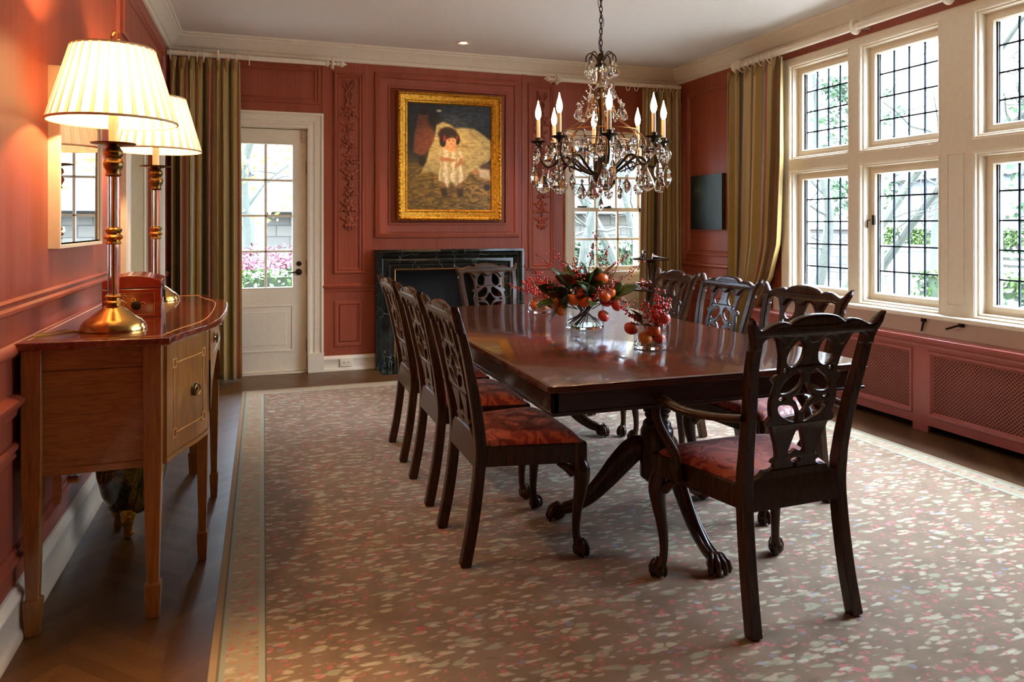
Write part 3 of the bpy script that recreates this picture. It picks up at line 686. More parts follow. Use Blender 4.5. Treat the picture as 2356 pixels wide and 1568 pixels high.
# ------------------------------------------------------------------ dining chairs
def interp(tab, z):
    for i in range(len(tab)-1):
        if z <= tab[i+1][0] or i == len(tab)-2:
            a, b = tab[i], tab[i+1]; t = (z-a[0])/(b[0]-a[0]); t = t if i == len(tab)-2 and t < 3 else max(0, min(1, t))
            return tuple(a[k]+(b[k]-a[k])*t for k in range(1, len(a)))
# back post centre line: z -> (x, y)
POST = cr([(0, .190, -.245), (.15, .188, -.215), (.32, .188, -.192), (.44, .190, -.185), (.56, .196, -.198), (.70, .210, -.225), (.82, .226, -.252), (.93, .230, -.282)], 4, False)
by_ = lambda z: interp(POST, max(0, min(z, .93)))[1]-(max(0, z-.93)*.35)
SPL_HALF = [(0, .925), (.120, .925), (.112, .895), (.100, .862), (.096, .825), (.094, .802), (.108, .795), (.112, .784), (.104, .774), (.098, .770), (.104, .745), (.108, .715), (.106, .69), (.100, .665),
            (.108, .655), (.112, .642), (.104, .632), (.094, .632), (.084, .60), (.073, .57), (.066, .54), (.064, .525), (.074, .520), (.078, .510), (.068, .502), (.070, .494), (.086, .486), (.096, .484), (.100, .474), (.092, .465), (0, .465)]
def mirror(h):
    return h+[(-x, z) for x, z in reversed(h) if x > 1e-6]
SPL_HOLES = []
for s in (-1, 1):
    SPL_HOLES += [ell(s*.048, .868, .026, .045, 16, s*.22, .25), cr([(s*.012, .795), (s*.016, .765), (s*.038, .742), (s*.075, .738), (s*.082, .752), (s*.070, .778), (s*.044, .800), (s*.028, .812)], 3),
                  ell(s*.072, .722, .011, .0065, 10), cr([(s*.012, .640), (s*.014, .672), (s*.034, .694), (s*.074, .700), (s*.080, .688), (s*.066, .664), (s*.040, .648)], 3),
                  ell(s*.074, .815, .008, .008, 10)]
SPL_HOLES += [cr([(0, .770), (.022, .735), (.036, .720), (.022, .705), (0, .668), (-.022, .705), (-.036, .720), (-.022, .735)], 3),
              cr([(0, .625), (.008, .61), (.017, .58), (.026, .548), (.026, .536), (.012, .538), (0, .546), (-.012, .538), (-.026, .536), (-.026, .548), (-.017, .58), (-.008, .61)], 2),
              ell(0, .512, .016, .0075, 10), ell(0, .495, .007, .006, 8)]
CREST_HALF = [(0, .992), (.045, .990), (.082, .981), (.104, .968), (.112, .964), (.128, .971), (.15, .973), (.175, .968), (.205, .955), (.224, .950), (.238, .957), (.248, .970), (.260, .980), (.270, .974), (.269, .955), (.258, .932),
              (.250, .905), (.247, .885), (.218, .885), (.214, .900), (.205, .916), (.18, .924), (.15, .918), (.132, .905), (.122, .888), (.102, .888), (.094, .905), (.07, .920), (.035, .914), (.02, .900), (0, .896)]
def back_T(x, z, h):     # plate local (x,z,h) -> chair
    return (x, by_(z)-h+.16*x*x*(-1)+.0, z)
WX = 1.27
spv, spf = plate([(x*WX, z) for x, z in mirror(SPL_HALF)], [[(x*WX, z) for x, z in H_] for H_ in SPL_HOLES], .018, .0025, back_T)
crv, crf = plate(cr(mirror(CREST_HALF), 2), [], .034, .008, lambda x, z, h: (x, by_(z)-h-.35*x*x*0+.004*cos(x*12), z))
def chair(loc, rz, label, group, arms=False, k=1.0):
    root = empty('dining_armchair' if arms else 'dining_chair', loc, rz); tag(root, label, 'chair', group)
    fw = .285 if arms else .272; rw = .198; fy, ry = .225, -.19
    kx = .97 if arms else 1
    # seat frame
    m = MB(); zt, zb = .445, .368
    def rl(x0, y0, x1, y1, t, z0=zb, z1=zt):
        d = Vector((x1-x0, y1-y0)).normalized(); n = Vector((-d.y, d.x))*t
        m.hexa([(x0, y0, z0), (x1, y1, z0), (x1+n.x, y1+n.y, z0), (x0+n.x, y0+n.y, z0)], [(x0, y0, z1), (x1, y1, z1), (x1+n.x, y1+n.y, z1), (x0+n.x, y0+n.y, z1)])
    rl(-fw, fy, -rw, ry, .026); rl(rw, ry, fw, fy, .026); rl(fw, fy, -fw, fy, .026)
    m.build('seat_frame', M_CHAIR, root, bevel=.004)
    m = MB(); m.hexa([(-rw+.01, ry-.018, .368), (rw-.01, ry-.018, .368), (rw-.01, ry+.012, .368), (-rw+.01, ry+.012, .368)], [(-rw+.01, ry-.012, .463), (rw-.01, ry-.012, .463), (rw-.01, ry+.012, .463), (-rw+.01, ry+.012, .463)])
    prof = [(-.19*kx, .463), (-.175, .462), (-.155, .465), (-.135, .476), (-.125, .486), (.125, .486), (.135, .476), (.155, .465), (.175, .462), (.19*kx, .463)]
    m.prism([(x, z) for x, z in prof]+[(.1, .455), (-.1, .455)], -.012, .012, T=lambda x, z, h: (x, ry-h, z))
    m.build('back_rail', M_CHAIR, root, bevel=.004)
    # seat cushion
    V = []; F = []; n = 22
    for j in range(n+1):
        v = -1+2*j/n
        for i in range(n+1):
            u = -1+2*i/n; U = math.copysign(abs(u)**.8, u); Vv = math.copysign(abs(v)**.8, v)
            hw = (rw+(fw-rw)*(Vv+1)/2)-.006; y = ry+.02+(fy-ry-.026)*(Vv+1)/2
            e = (1-abs(U)**5)*(1-abs(Vv)**5); V.append((U*hw, y, .440+.052*max(e, 0)**.45*(1-.18*(U*U+Vv*Vv)/2)))
    for j in range(n):
        for i in range(n): k_ = j*(n+1)+i; F.append((k_, k_+1, k_+n+2, k_+n+1))
    MB().add(V, F).build('seat', M_SEAT, root, ang=80)
    # front cabriole legs
    for s in (-1, 1):
        m = MB(); cx, cy = s*(fw-.028), fy-.028; d = (s*.62, .62)
        zs = [(.445, 0, .027), (.40, .002, .028), (.37, .006, .030), (.34, .016, .034), (.31, .020, .0325), (.26, .013, .027), (.20, .001, .0215), (.14, -.007, .0175), (.09, -.008, .0155), (.065, -.003, .017), (.045, .006, .021)]
        P = cr([(cx+d[0]*o, cy+d[1]*o, z, r) for z, o, r in zs], 3, False)
        m.tube([p[:3] for p in P], [p[3] for p in P], 12, rot=pi/4)
        for dx, dy in ((-s, 0), (0, -1)):       # knee brackets
            a = (cx+dx*.02, cy+dy*.02); m.tube([(a[0]+dx*.0, a[1]+dy*.0, .325), (a[0]+dx*.03, a[1]+dy*.03, .35), (a[0]+dx*.065, a[1]+dy*.065, .366)], [.020, .015, .006], 8)
        lg = m.build('front_leg', M_CHAIR, root, ang=70)
        m = MB(); fx, fy2 = cx+d[0]*.016, cy+d[1]*.016; m.ball((fx, fy2, .027), .029, 14, 10, (1, 1, .93))
        for a in (-.9, 0, .9, pi):
            A = math.atan2(d[1], d[0])+a; ux, uy = cos(A), sin(A)
            m.tube([(fx+ux*.006, fy2+uy*.006, .062), (fx+ux*.020, fy2+uy*.020, .052), (fx+ux*.029, fy2+uy*.029, .034), (fx+ux*.029, fy2+uy*.029, .014), (fx+ux*.022, fy2+uy*.022, .004)], [.009, .008, .0072, .006, .004], 7)
        m.build('claw_foot', M_CHAIR, lg, ang=70)
    for s in (-1, 1):
        m = MB(); P = [(s*x*(kx if not arms else 1.07-.10*min(1, z/.7)), y, z) for z, x, y in POST]; m.tube(P, [(.018+.003*(1 if p[2] < .5 else .3), .021-.006*max(0, (p[2]-.5)/.45)) for p in P], 4, True, up=(0, 1, 0)); m.build('back_post', M_CHAIR, root, bevel=.005, ang=50)
    MB().add([(x*kx, y, z) for x, y, z in crv], crf).build('crest_rail', M_CHAIR, root, ang=60)
    MB().add([(x*kx, y, z) for x, y, z in spv], spf).build('splat', M_CHAIR, root, ang=40)
    if arms:
        for s in (-1, 1):
            m = MB(); pts = cr([(s*.222, -.215, .668, .016), (s*.258, -.13, .655, .017), (s*.300, -.02, .650, .019), (s*.318, .08, .663, .021), (s*.312, .15, .672, .022), (s*.306, .19, .664, .020), (s*.304, .205, .640, .016), (s*.305, .19, .622, .013), (s*.307, .170, .626, .011), (s*.309, .168, .642, .009), (s*.309, .180, .646, .007)], 4, False)
            m.tube([p[:3] for p in pts], [(p[3]*1.15, p[3]*.75) for p in pts], 10, up=(0, 0, 1)); m.build('arm', M_CHAIR, root, ang=70)
            m = MB(); pts = cr([(s*.270, .06, .385, .020), (s*.276, .075, .44, .021), (s*.292, .062, .49, .018), (s*.322, .09, .56, .0155), (s*.322, .130, .61, .016), (s*.312, .145, .655, .018)], 4, False)
            m.tube([p[:3] for p in pts], [(p[3], p[3]*.85) for p in pts], 8, True); m.build('arm_support', M_CHAIR, root, ang=60, bevel=.003)
    return root
GL, GR, GA = 'side chairs along the left of the table', 'side chairs along the right of the table', 'armchairs at the ends of the table'
LCH = 'dark carved side chair, %s in the row left of the table'
base_ch = chair((.968, 2.858, .0095), -pi/2, LCH % 'nearest the camera', GL)
def place(loc, rz, label, group):
    c = dup(base_ch); c.location = (loc[0], loc[1], .0095); c.rotation_euler = (0, 0, rz); c['label'] = label; c['group'] = group; return c
place((.968, 3.492), -pi/2, LCH % 'middle', GL); place((.97, 4.145), -pi/2-.01, LCH % 'farthest from the camera', GL)
RCH = 'dark carved side chair, %s in the row by the windows'
place((2.235, 2.905), pi/2+.10, RCH % 'nearest the camera', GR); place((2.30, 3.63), pi/2+.03, RCH % 'middle', GR); place((2.30, 4.24), pi/2-.06, RCH % 'farthest from the camera', GR)
arm0 = chair((1.646, 2.160, .0095), .03, 'dark carved armchair with scrolled arms at the near end of the table', GA, True)
arm0.scale.z = 1.02
chair((1.68, 5.14, .0095), pi+.12, 'dark carved armchair at the far end of the table in front of the fireplace', GA, True)

# ------------------------------------------------------------------ dining table
TX0, TX1, TY0, TY1 = .90, 2.25, 2.245, 4.68
tb = empty('dining_table', (1.575, 3.46, .0095)); tag(tb, 'long polished mahogany dining table with two pedestals standing on the rug', 'table')
def rrect(x0, x1, y0, y1, r, n=5):
    o = []
    for cx, cy, a in ((x1-r, y1-r, 0), (x0+r, y1-r, pi/2), (x0+r, y0+r, pi), (x1-r, y0+r, 1.5*pi)):
        for k in range(n+1): o.append((cx+r*cos(a+pi/2*k/n), cy+r*sin(a+pi/2*k/n)))
    return o
m = MB(); h = (TX0-1.575, TX1-1.575, TY0-3.46, TY1-3.46)
prof = [(.0, .7505), (.0035, .7480), (.0035, .7455), (0, .7430), (.0, .7415), (.0035, .7395), (.0035, .7370), (0, .735), (0, .731), (.012, .724)]
layers = [rrect(h[0]+.004, h[1]-.004, h[2]+.004, h[3]-.004, .03)]+[rrect(h[0]+d, h[1]-d, h[2]+d, h[3]-d, .03) for d, z in prof]
zz = [.7525]+[z for d, z in prof]
V = [(x, y, z) for L, z in zip(layers, zz) for x, y in L]; n = len(layers[0])
F = [tuple(range(n)), tuple(reversed(range((len(zz)-1)*n, len(zz)*n)))]
for i in range(len(zz)-1):
    for k in range(n): F.append((i*n+k, (i+1)*n+k, (i+1)*n+(k+1) % n, i*n+(k+1) % n))
m.add(V, F); m.build('tabletop', M_TOP, tb, ang=35)
m = MB(); d = .02; a = (h[0]+d, h[1]-d, h[2]+d, h[3]-d)
m.box(a[0], a[1], a[2], a[2]+.022, .655, .728).box(a[0], a[1], a[3]-.022, a[3], .655, .728).box(a[0], a[0]+.022, a[2], a[3], .655, .728).box(a[1]-.022, a[1], a[2], a[3], .655, .728)
e = .006
m.box(a[0]-e, a[1]+e, a[2]-e, a[2]+.01, .648, .660).box(a[0]-e, a[1]+e, a[3]-.01, a[3]+e, .648, .660).box(a[0]-e, a[0]+.01, a[2], a[3], .648, .660).box(a[1]-.01, a[1]+e, a[2], a[3], .648, .660)
m.build('apron', M_APRON, tb, bevel=.002)
def pedestal(y, sgn):
    col = MB(); c = (.02, y-3.46, 0)
    pr = [(.11, .725), (.11, .70), (.06, .69), (.045, .665), (.05, .645), (.062, .640)]
    z = .640
    for r in (.058, .064, .068, .070, .068, .064, .058, .052):
        pr += [(r-.006, z), (r, z-.007), (r, z-.015), (r-.006, z-.021)]; z -= .0215
    pr += [(.045, z-.005), (.052, z-.012), (.060, z-.022), (.060, z-.035), (.066, z-.045), (.070, z-.055), (.072, .36), (.072, .22), (.05, .20), (.02, .19)]
    col.lathe(list(reversed(pr)), c, 28); q = col.build('pedestal_column', M_CHAIR, tb, ang=40)
    for a in (270, 150, 30):
        A = R(a if sgn > 0 else a+180); u = Vector((cos(A), sin(A), 0)); m = MB()
        P = cr([(.05, .345, .030, .045), (.10, .325, .030, .052), (.16, .26, .028, .050), (.22, .185, .026, .042), (.29, .110, .024, .034), (.36, .062, .022, .027), (.405, .046, .021, .023)], 4, False)
        m.tube([(c[0]+u.x*r, c[1]+u.y*r, z) for r, z, w_, h_ in P], [(w_, h_) for r, z, w_, h_ in P], 12, up=(0, 0, 1))
        for s in (-1, 1):
            n_ = Vector((-u.y, u.x, 0))*s*.016; m.tube([(c[0]+u.x*(r)+n_.x, c[1]+u.y*(r)+n_.y, z+h_*.82) for r, z, w_, h_ in P], .0055, 6)
        lg = m.build('pedestal_leg', M_CHAIR, tb, ang=70)
        m = MB(); m.ball((c[0]+u.x*.425, c[1]+u.y*.425, .030), .034, 14, 8, (1, 1, .9))
        for t in (-.75, -.25, .25, .75):
            B = A+t*.9; w_ = Vector((cos(B), sin(B), 0)); b0 = Vector((c[0]+u.x*.405, c[1]+u.y*.405, 0))
            m.tube([b0+w_*.01+Vector((0, 0, .058)), b0+w_*.035+Vector((0, 0, .060)), b0+w_*.056+Vector((0, 0, .044)), b0+w_*.066+Vector((0, 0, .020)), b0+w_*.064+Vector((0, 0, .004))], [.011, .013, .0125, .011, .006], 8)
        m.build('paw_foot', M_CHAIR, lg, ang=70)
pedestal(2.75, 1); pedestal(4.27, -1)

# ------------------------------------------------------------------ sideboard
sb = empty('sideboard', (-.5, 3.42, 0)); tag(sb, 'bow-fronted inlaid mahogany sideboard on square tapering legs against the left wall', 'sideboard')
YC = 3.42
def sym(h): return [(x, YC+y) for x, y in h]+[(x, YC-y) for x, y in reversed(h)]
topo = [(-.732, .775), (-.288, .790), (-.280, .720), (-.272, .712), (-.260, .660), (-.238, .590), (-.200, .500), (-.172, .400), (-.158, .300), (-.152, .15), (-.150, 0)]
top_poly = [(x, YC-y) for x, y in topo]+[(x, YC+y) for x, y in reversed(topo[:-1])]
m = MB(); m.prism(top_poly, .905, .93); rel(m, 'top', M_STOP, sb, bevel=.004)
# crossbanding line on the top
def offs(poly, d, cx=-.45): return [(x+(cx-x)*d/.25 if x > -.7 else x+.02, y+(YC-y)*d/.7) for x, y in poly]
ln = [(x, y) for x, y in offs(top_poly, .045)]
m = MB(); m.tube([(x, y, .9302) for x, y in ln], .0016, 4, closed=True); rel(m, 'stringing', M_INLAY, sb)
def front(y):   # body front x at |y-YC|
    a = abs(y-YC)
    t = [(0, -.186), (.15, -.187), (.30, -.193), (.40, -.205), (.50, -.232), (.59, -.268), (.66, -.292), (.71, -.305), (.76, -.318)]
    return interp(t, a)[0]
ZB = .505
def bow(y0, y1, z0, z1, dx=0, n=10, th=.018):
    V = []; F = []
    for i in range(n+1):
        y = y0+(y1-y0)*i/n; x = front(y)+dx
        V += [(x, y, z0), (x, y, z1), (x-th, y, z1), (x-th, y, z0)]
    for i in range(n):
        for k in range(4): F.append((i*4+k, i*4+(k+1) % 4, (i+1)*4+(k+1) % 4, (i+1)*4+k))
    F += [(0, 1, 2, 3), (n*4+3, n*4+2, n*4+1, n*4)]; return V, F
m = MB()
for s in (-1, 1):
    y = YC+s*.745; m.box(-.70, -.323, min(y, y-s*.016), max(y, y-s*.016), ZB, .905)
    m.box(-.70, -.323, min(y, y+s*.006), max(y, y+s*.006), ZB-.004, ZB+.018)
    yi = YC+s*.335; m.box(-.72, -.20, min(yi, yi+s*.015), max(yi, yi+s*.015), ZB, .905)
m.box(-.72, -.70, YC-.74, YC+.74, ZB, .905)
for s in (-1, 1): m.box(-.72, -.328, min(YC+s*.335, YC+s*.745), max(YC+s*.335, YC+s*.745), ZB, ZB+.015)
rel(m, 'carcass', M_HONEY, sb, flat=True)
m = MB()
m.box(-.698, -.325, YC-.7465, YC-.7452, .832, .8335) ; rel(m, 'side_seam', M_BLACK, sb, flat=True)
for s in (-1, 1):
    a, b = sorted((YC+s*.375, YC+s*.715))
    m = MB(); m.add(*bow(a, b, ZB+.012, .893)); dr = rel(m, 'door', M_HONEYV, sb, ang=60)
    m = MB(); m.add(*bow(a-.01, b+.01, ZB-.006, ZB+.010, .004)); rel(m, 'door_rail', M_HONEY, sb, ang=60); m = MB(); m.add(*bow(a-.01, b+.01, .893, .905, -.002)); rel(m, 'door_rail', M_HONEY, sb, ang=60)
    m = MB(); c0, c1, z0, z1 = a+.045, b-.045, ZB+.06, .835
    def line(ya, yb, za, zb, n=8):
        m.tube([(front(ya+(yb-ya)*i/n)+.0008, ya+(yb-ya)*i/n, za+(zb-za)*i/n) for i in range(n+1)], .0026, 4)
    q = .028
    line(c0+q, c1-q, z0+q*.5, z0+q*.5); line(c0+q, c1-q, z1-q*.5, z1-q*.5); line(c0+q*.5, c0+q*.5, z0+q, z1-q); line(c1-q*.5, c1-q*.5, z0+q, z1-q)
    for yy in (c0, c1-q):
        for zz_ in (z0, z1-q):
            line(yy, yy+q, zz_, zz_, 2); line(yy, yy+q, zz_+q, zz_+q, 2); line(yy, yy, zz_, zz_+q, 2); line(yy+q, yy+q, zz_, zz_+q, 2)
    m.v = [(x+.5+.0, y-YC, z) for x, y, z in m.v]; o = m.build('inlay_line', M_INLAY, dr); o.location = (0, 0, 0)
    def pull(y, z, par, r=.024):
        x = front(y); k = (front(y+.01)-front(y-.01))/.02; an = math.atan(-k)
        M = Matrix.Translation((x+.5, y-YC, z)) @ Matrix.Rotation(an, 4, 'Z') @ Matrix.Rotation(pi/2, 4, 'Y')
        m = MB(); m.lathe([(r, 0), (r, .002), (r*.8, .004), (r*.6, .003), (r*.35, .008), (r*.25, .012)], (0, 0, 0), 20, M)
        m.tube([tuple(M @ Vector((r*.85*cos(2*pi*j/18)+r*.1, r*.85*sin(2*pi*j/18), .012))) for j in range(18)], .0025, 6, closed=True)
        return m.build('ring_pull', M_ABRASS, par)
    pull((a+b)/2+(.03 if s < 0 else -.03), .70, dr)
# centre drawers and kneehole arch
m = MB(); m.add(*bow(YC-.325, YC+.325, .785, .893)); dw = rel(m, 'drawer', M_HONEYV, sb, ang=60)
for yy in (YC-.2, YC+.2): pull(yy, .84, dw, .022)
m = MB(); V = []; F = []; n = 20
for i in range(n+1):
    t = i/n; y = YC-.315+.63*t; zt = .775; zb_ = ZB+.06+.19*math.sin(pi*t)**.5; x = front(y)
    V += [(x, y, zt), (x, y, zb_), (x-.018, y, zb_), (x-.018, y, zt)]
for i in range(n):
    for k in range(4): F.append((i*4+k, i*4+(k+1) % 4, (i+1)*4+(k+1) % 4, (i+1)*4+k))
m.add(V, F); m.add(*bow(YC-.335, YC+.335, .770, .785, .003)); m.add(*bow(YC-.335, YC+.335, .893, .905, -.002)); rel(m, 'arched_apron', M_HONEYV, sb, ang=60)
for (x, y) in ((-.690, -.738), (-.690, .738), (-.345, -.738), (-.345, .738), (-.222, -.352), (-.222, .352)):
    m = MB(); t = .028 if abs(y) > .5 else .022
    P = [(x, YC+y, z) for z in (.905, .50, .115, .112, .105, .0)]; m.tube(P, [t, t*.98, t*.62, t*.85, t*.88, t*.68], 4, True); rel(m, 'leg', M_HONEYV, sb, bevel=.002, ang=30)
m = MB(); m.box(-.64, -.62, YC-.72, YC-.70, .40, .50).tube([(-.60, YC-.71, .47), (-.57, YC-.71, .47)], .012, 8); rel(m, 'wood_bracket', M_HONEY, sb, flat=True)

# ------------------------------------------------------------------ buffet lamps
def shade(par, z0, z1, r0, r1, N=30):
    V = []; F = []; mi = []
    ring = []
    for k in range(N):
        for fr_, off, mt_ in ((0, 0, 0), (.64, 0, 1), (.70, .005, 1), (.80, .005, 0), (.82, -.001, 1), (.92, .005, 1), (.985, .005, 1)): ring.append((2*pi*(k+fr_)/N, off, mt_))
    K = len(ring); prof = [0, .03, .5, .97, 1]
    for t in prof:
        for a, off, mt_ in ring:
            r = r0+(r1-r0)*t+off; V.append((r*cos(a), r*sin(a), z0+(z1-z0)*t))
    for i in range(len(prof)-1):
        for k in range(K): F.append((i*K+k, i*K+(k+1) % K, (i+1)*K+(k+1) % K, (i+1)*K+k)); mi.append(ring[k][2])
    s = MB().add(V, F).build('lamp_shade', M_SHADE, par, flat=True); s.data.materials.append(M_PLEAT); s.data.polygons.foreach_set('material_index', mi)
    for z, r in ((z0, r0+.002), (z1, r1+.002)): MB().tube([(r*cos(2*pi*k/48), r*sin(2*pi*k/48), z) for k in range(48)], .0045, 6, closed=True).build('shade_trim', plain('shade_binding', C(214, 190, 150), .7), s)
    m = MB()
    for k in range(3): a = 2*pi*k/3; m.tube([(0, 0, z1-.03), (r1*cos(a), r1*sin(a), z1-.004)], .0018, 5)
    m.build('shade_spider', M_BRASS, s)
def table_lamp(loc, label):
    L = empty('table_lamp', loc); tag(L, label, 'lamp', 'pair of buffet lamps on the sideboard')
    m = MB(); m.lathe([(.106, 0), (.108, .008), (.102, .014), (.103, .020), (.095, .027), (.091, .034), (.078, .042), (.06, .058), (.038, .074), (.03, .084)], n=40); m.build('base', M_BRASS, L, ang=60)
    def knop(z0, z1, name='brass_ring'):
        h = z1-z0; m = MB(); m.lathe([(.019, z0), (.026, z0+h*.06), (.024, z0+h*.16), (.020, z0+h*.22), (.029, z0+h*.34), (.032, z0+h*.42), (.029, z0+h*.5), (.021, z0+h*.62), (.027, z0+h*.74), (.028, z0+h*.86), (.020, z1)], n=28); m.build(name, M_BRASS, L, ang=50)
    knop(.078, .125)
    g = glass('lamp_column_crystal', (.97, .95, .92, 1), 1.45, .12) if 'lamp_column_crystal' not in bpy.data.materials else bpy.data.materials['lamp_column_crystal']
    MB().lathe([(.0185, .120), (.0185, .305)], n=28).build('glass_column', g, L); MB().tube([(0, 0, .12), (0, 0, .55)], .004, 8).build('lamp_rod', M_BRASS, L)
    knop(.300, .362); MB().lathe([(.0185, .360), (.0185, .545)], n=28).build('glass_column', g, L)
    m = MB(); m.lathe([(.020, .540), (.026, .545), (.022, .556), (.030, .572), (.034, .584), (.030, .594), (.022, .604), (.032, .618), (.030, .63), (.020, .645), (.035, .650), (.070, .654), (.073, .658), (.02, .657)], n=36); m.build('drip_pan', M_ABRASS, L, ang=50)
    MB().lathe([(.0155, .656), (.0155, .765)], n=20).build('candle_sleeve', M_CANDLE, L)
    MB().ball((0, 0, .865), .030, 16, 10, (1, 1, 1.25)).build('bulb', M_BULB, L)
    MB().tube([(0, 0, .76), (0, 0, .835)], .013, 12).build('socket', M_BRASS, L)
    MB().tube([(.0, 0, .895), (.0, 0, 1.0)], .003, 6).build('harp_rod', M_BRASS, L)
    shade(L, .733, .990, .205, .131)
    m = MB(); m.tube(cr([(0, 0, .97), (0, 0, 1.01), (-.006, .004, 1.035), (.004, -.004, 1.052), (.018, -.012, 1.045), (.02, -.014, 1.022)], 4, False), .004, 8); m.build('hook_finial', M_BRASS, L)
    return L
lp = table_lamp((-.500, 2.895, .9305), 'brass and glass lamp with white pleated shade at the near end of the sideboard')
l2 = dup(lp); l2.location = (-.497, 3.95, .9305); l2['label'] = 'brass and glass column lamp with white pleated shade at the far end of the sideboard'
# cord lying on the top
cp = cr([(-.60, 2.86, .9335), (-.66, 2.90, .9335), (-.70, 2.84, .9335), (-.715, 2.78, .9335), (-.69, 2.80, .9335), (-.64, 2.85, .9335), (-.60, 2.90, .9335)], 6, False)
cd_ = MB().tube(cp, .0025, 6).build('lamp_cord', plain('gold_cord', C(190, 150, 60), .4)); tag(cd_, 'gold lamp cord curling over the sideboard top beside the near lamp', 'cord')
# lacquer box
bx = empty('lacquer_box', (-.50, 3.36, .9305), R(4)); tag(bx, 'red lacquer box with domed lid and gold painting standing between the two lamps', 'box')
m = MB(); w_, d_, h_ = .105, .14, .115; m.box(-w_, w_, -d_, d_, 0, h_); m.build('box_body', M_LACQ, bx, bevel=.003)
m = MB(); n = 12; V = []; F = []
for i in range(n+1):
    t = i/n; x = -w_+2*w_*t; z = h_+.004+.028+.022*sin(pi*t); V += [(x, -d_, z), (x, d_, z), (x, -d_, h_+.003), (x, d_, h_+.003)]
for i in range(n):
    a, b = i*4, i*4+4; F += [(a, b, b+1, a+1), (a+2, a+3, b+3, b+2), (a, a+2, b+2, b), (a+1, b+1, b+3, a+3)]
F += [(0, 1, 3, 2), (n*4, n*4+2, n*4+3, n*4+1)]
lid = m.add(V, F).build('lid', M_LACQ, bx, bevel=.002)
gl_ = plain('gold_paint', C(200, 140, 60), .35, .6)
def scroll(par, T, sc, seeds):
    random.seed(seeds); m = MB()
    for q in range(9):
        cx, cz = random.uniform(-1, 1)*sc[0]*.6, random.uniform(-1, 1)*sc[1]*.6; r = random.uniform(.12, .3)*sc[1]
        m.tube([T(cx+r*cos(t*.5)*(1-t*.07), cz+r*sin(t*.5)*(1-t*.07)) for t in range(11)], .0009, 4)
    m.build('gold_painting', gl_, par)
scroll(bx, lambda a, b: (a*.9, -d_-.0008, .055+b), (.10, .05), 3)
m = MB(); 
for a, b, c_, d in ((-.08, .08, .012, .0135), (-.08, .08, .098, .0995), (-.08, -.0785, .012, .0995), (.0785, .08, .012, .0995)): m.box(a, b, -d_-.001, -d_, c_, d)
m.build('gold_border', gl_, bx, flat=True)
MB().lathe([(.016, 0), (.018, .004), (.010, .008), (.004, .009)], (0, 0, 0), 16, Matrix.Translation((.015, -d_, .05)) @ Matrix.Rotation(pi/2, 4, 'X')).build('round_knob', M_IRON, bx)
m = MB(); m.box(w_, w_+.003, -.028, .028, .07, .125).box(w_+.003, w_+.008, -.008, .008, .045, .10).box(w_+.002, w_+.010, -.016, .016, .055, .068); m.build('lock', M_IRON, bx, bevel=.002)
scroll(lid, lambda a, b: (a*.8, b*2.2, h_+.034+.0215*max(0, sin(pi*(a*.8+w_)/(2*w_)))), (.11, .06), 8)
# fish-bowl jar under the sideboard
def jar_mat():
    t = NT('green_black_gilt_glaze'); v = t.coord(scale=(9, 9, 3)); n = t.noise(v, 1.6, 5, .7, 1.2)
    b = t.ramp(n.outputs[0], [(.3, C(26, 26, 14)), (.5, C(60, 56, 24)), (.58, C(150, 116, 44)), (.62, C(48, 46, 20)), (.8, C(90, 96, 80))]); return t.fin(b, .15, coat=.6)
jr = empty('footed_jar', (-.525, 3.46, 0)); tag(jr, 'dark green and gilt footed jar standing on the floor under the sideboard', 'jar')
MB().lathe([(.02, .085), (.06, .088), (.09, .11), (.118, .17), (.136, .25), (.142, .33), (.138, .40), (.125, .45), (.120, .475), (.128, .485), (.118, .488), (.11, .47), (.12, .40), (.02, .12)], n=40).build('body', jar_mat(), jr, ang=60)
for k in range(3):
    a = R(-95+120*k); c_ = Vector((cos(a)*.075, sin(a)*.075, 0)); m = MB()
    m.tube([c_*.9+Vector((0, 0, .115)), c_*1.0+Vector((0, 0, .08)), c_*.95+Vector((0, 0, .045)), c_*1.02+Vector((0, 0, .012)), c_*1.06+Vector((0, 0, 0.0))], [.032, .028, .018, .018, .012], 10)
    for q in range(5): m.ball(tuple(c_*1.1+Vector((.018*cos(q*1.3), .018*sin(q*1.3), .02+.018*q))), .008, 8, 5)
    m.build('gilt_foot', M_GOLD, jr)
# ------------------------------------------------------------------ mirror on the left wall
mr = empty('wall_mirror', (LX, 3.42, 1.55)); tag(mr, 'white box-framed mirror hanging on the left wall behind the lamps', 'mirror')
m = MB(); T = lambda y, z, h: (LX+h, y, z); y0_, y1_, z0_, z1_ = 3.054, 3.80, 1.213, 1.882
m.ring(y0_, y1_, z0_, z1_, [(0, 0), (0, .038), (.012, .040), (.014, .030), (.02, .030)], T); rel(m, 'frame', M_CREAM, mr, ang=25)
rel(MB().box(LX+.026, LX+.030, y0_+.012, y1_-.012, z0_+.012, z1_-.012), 'mirror_glass', plain('mirror_silvering', (.9, .9, .9, 1), .01, 1, vary=0), mr, flat=True)
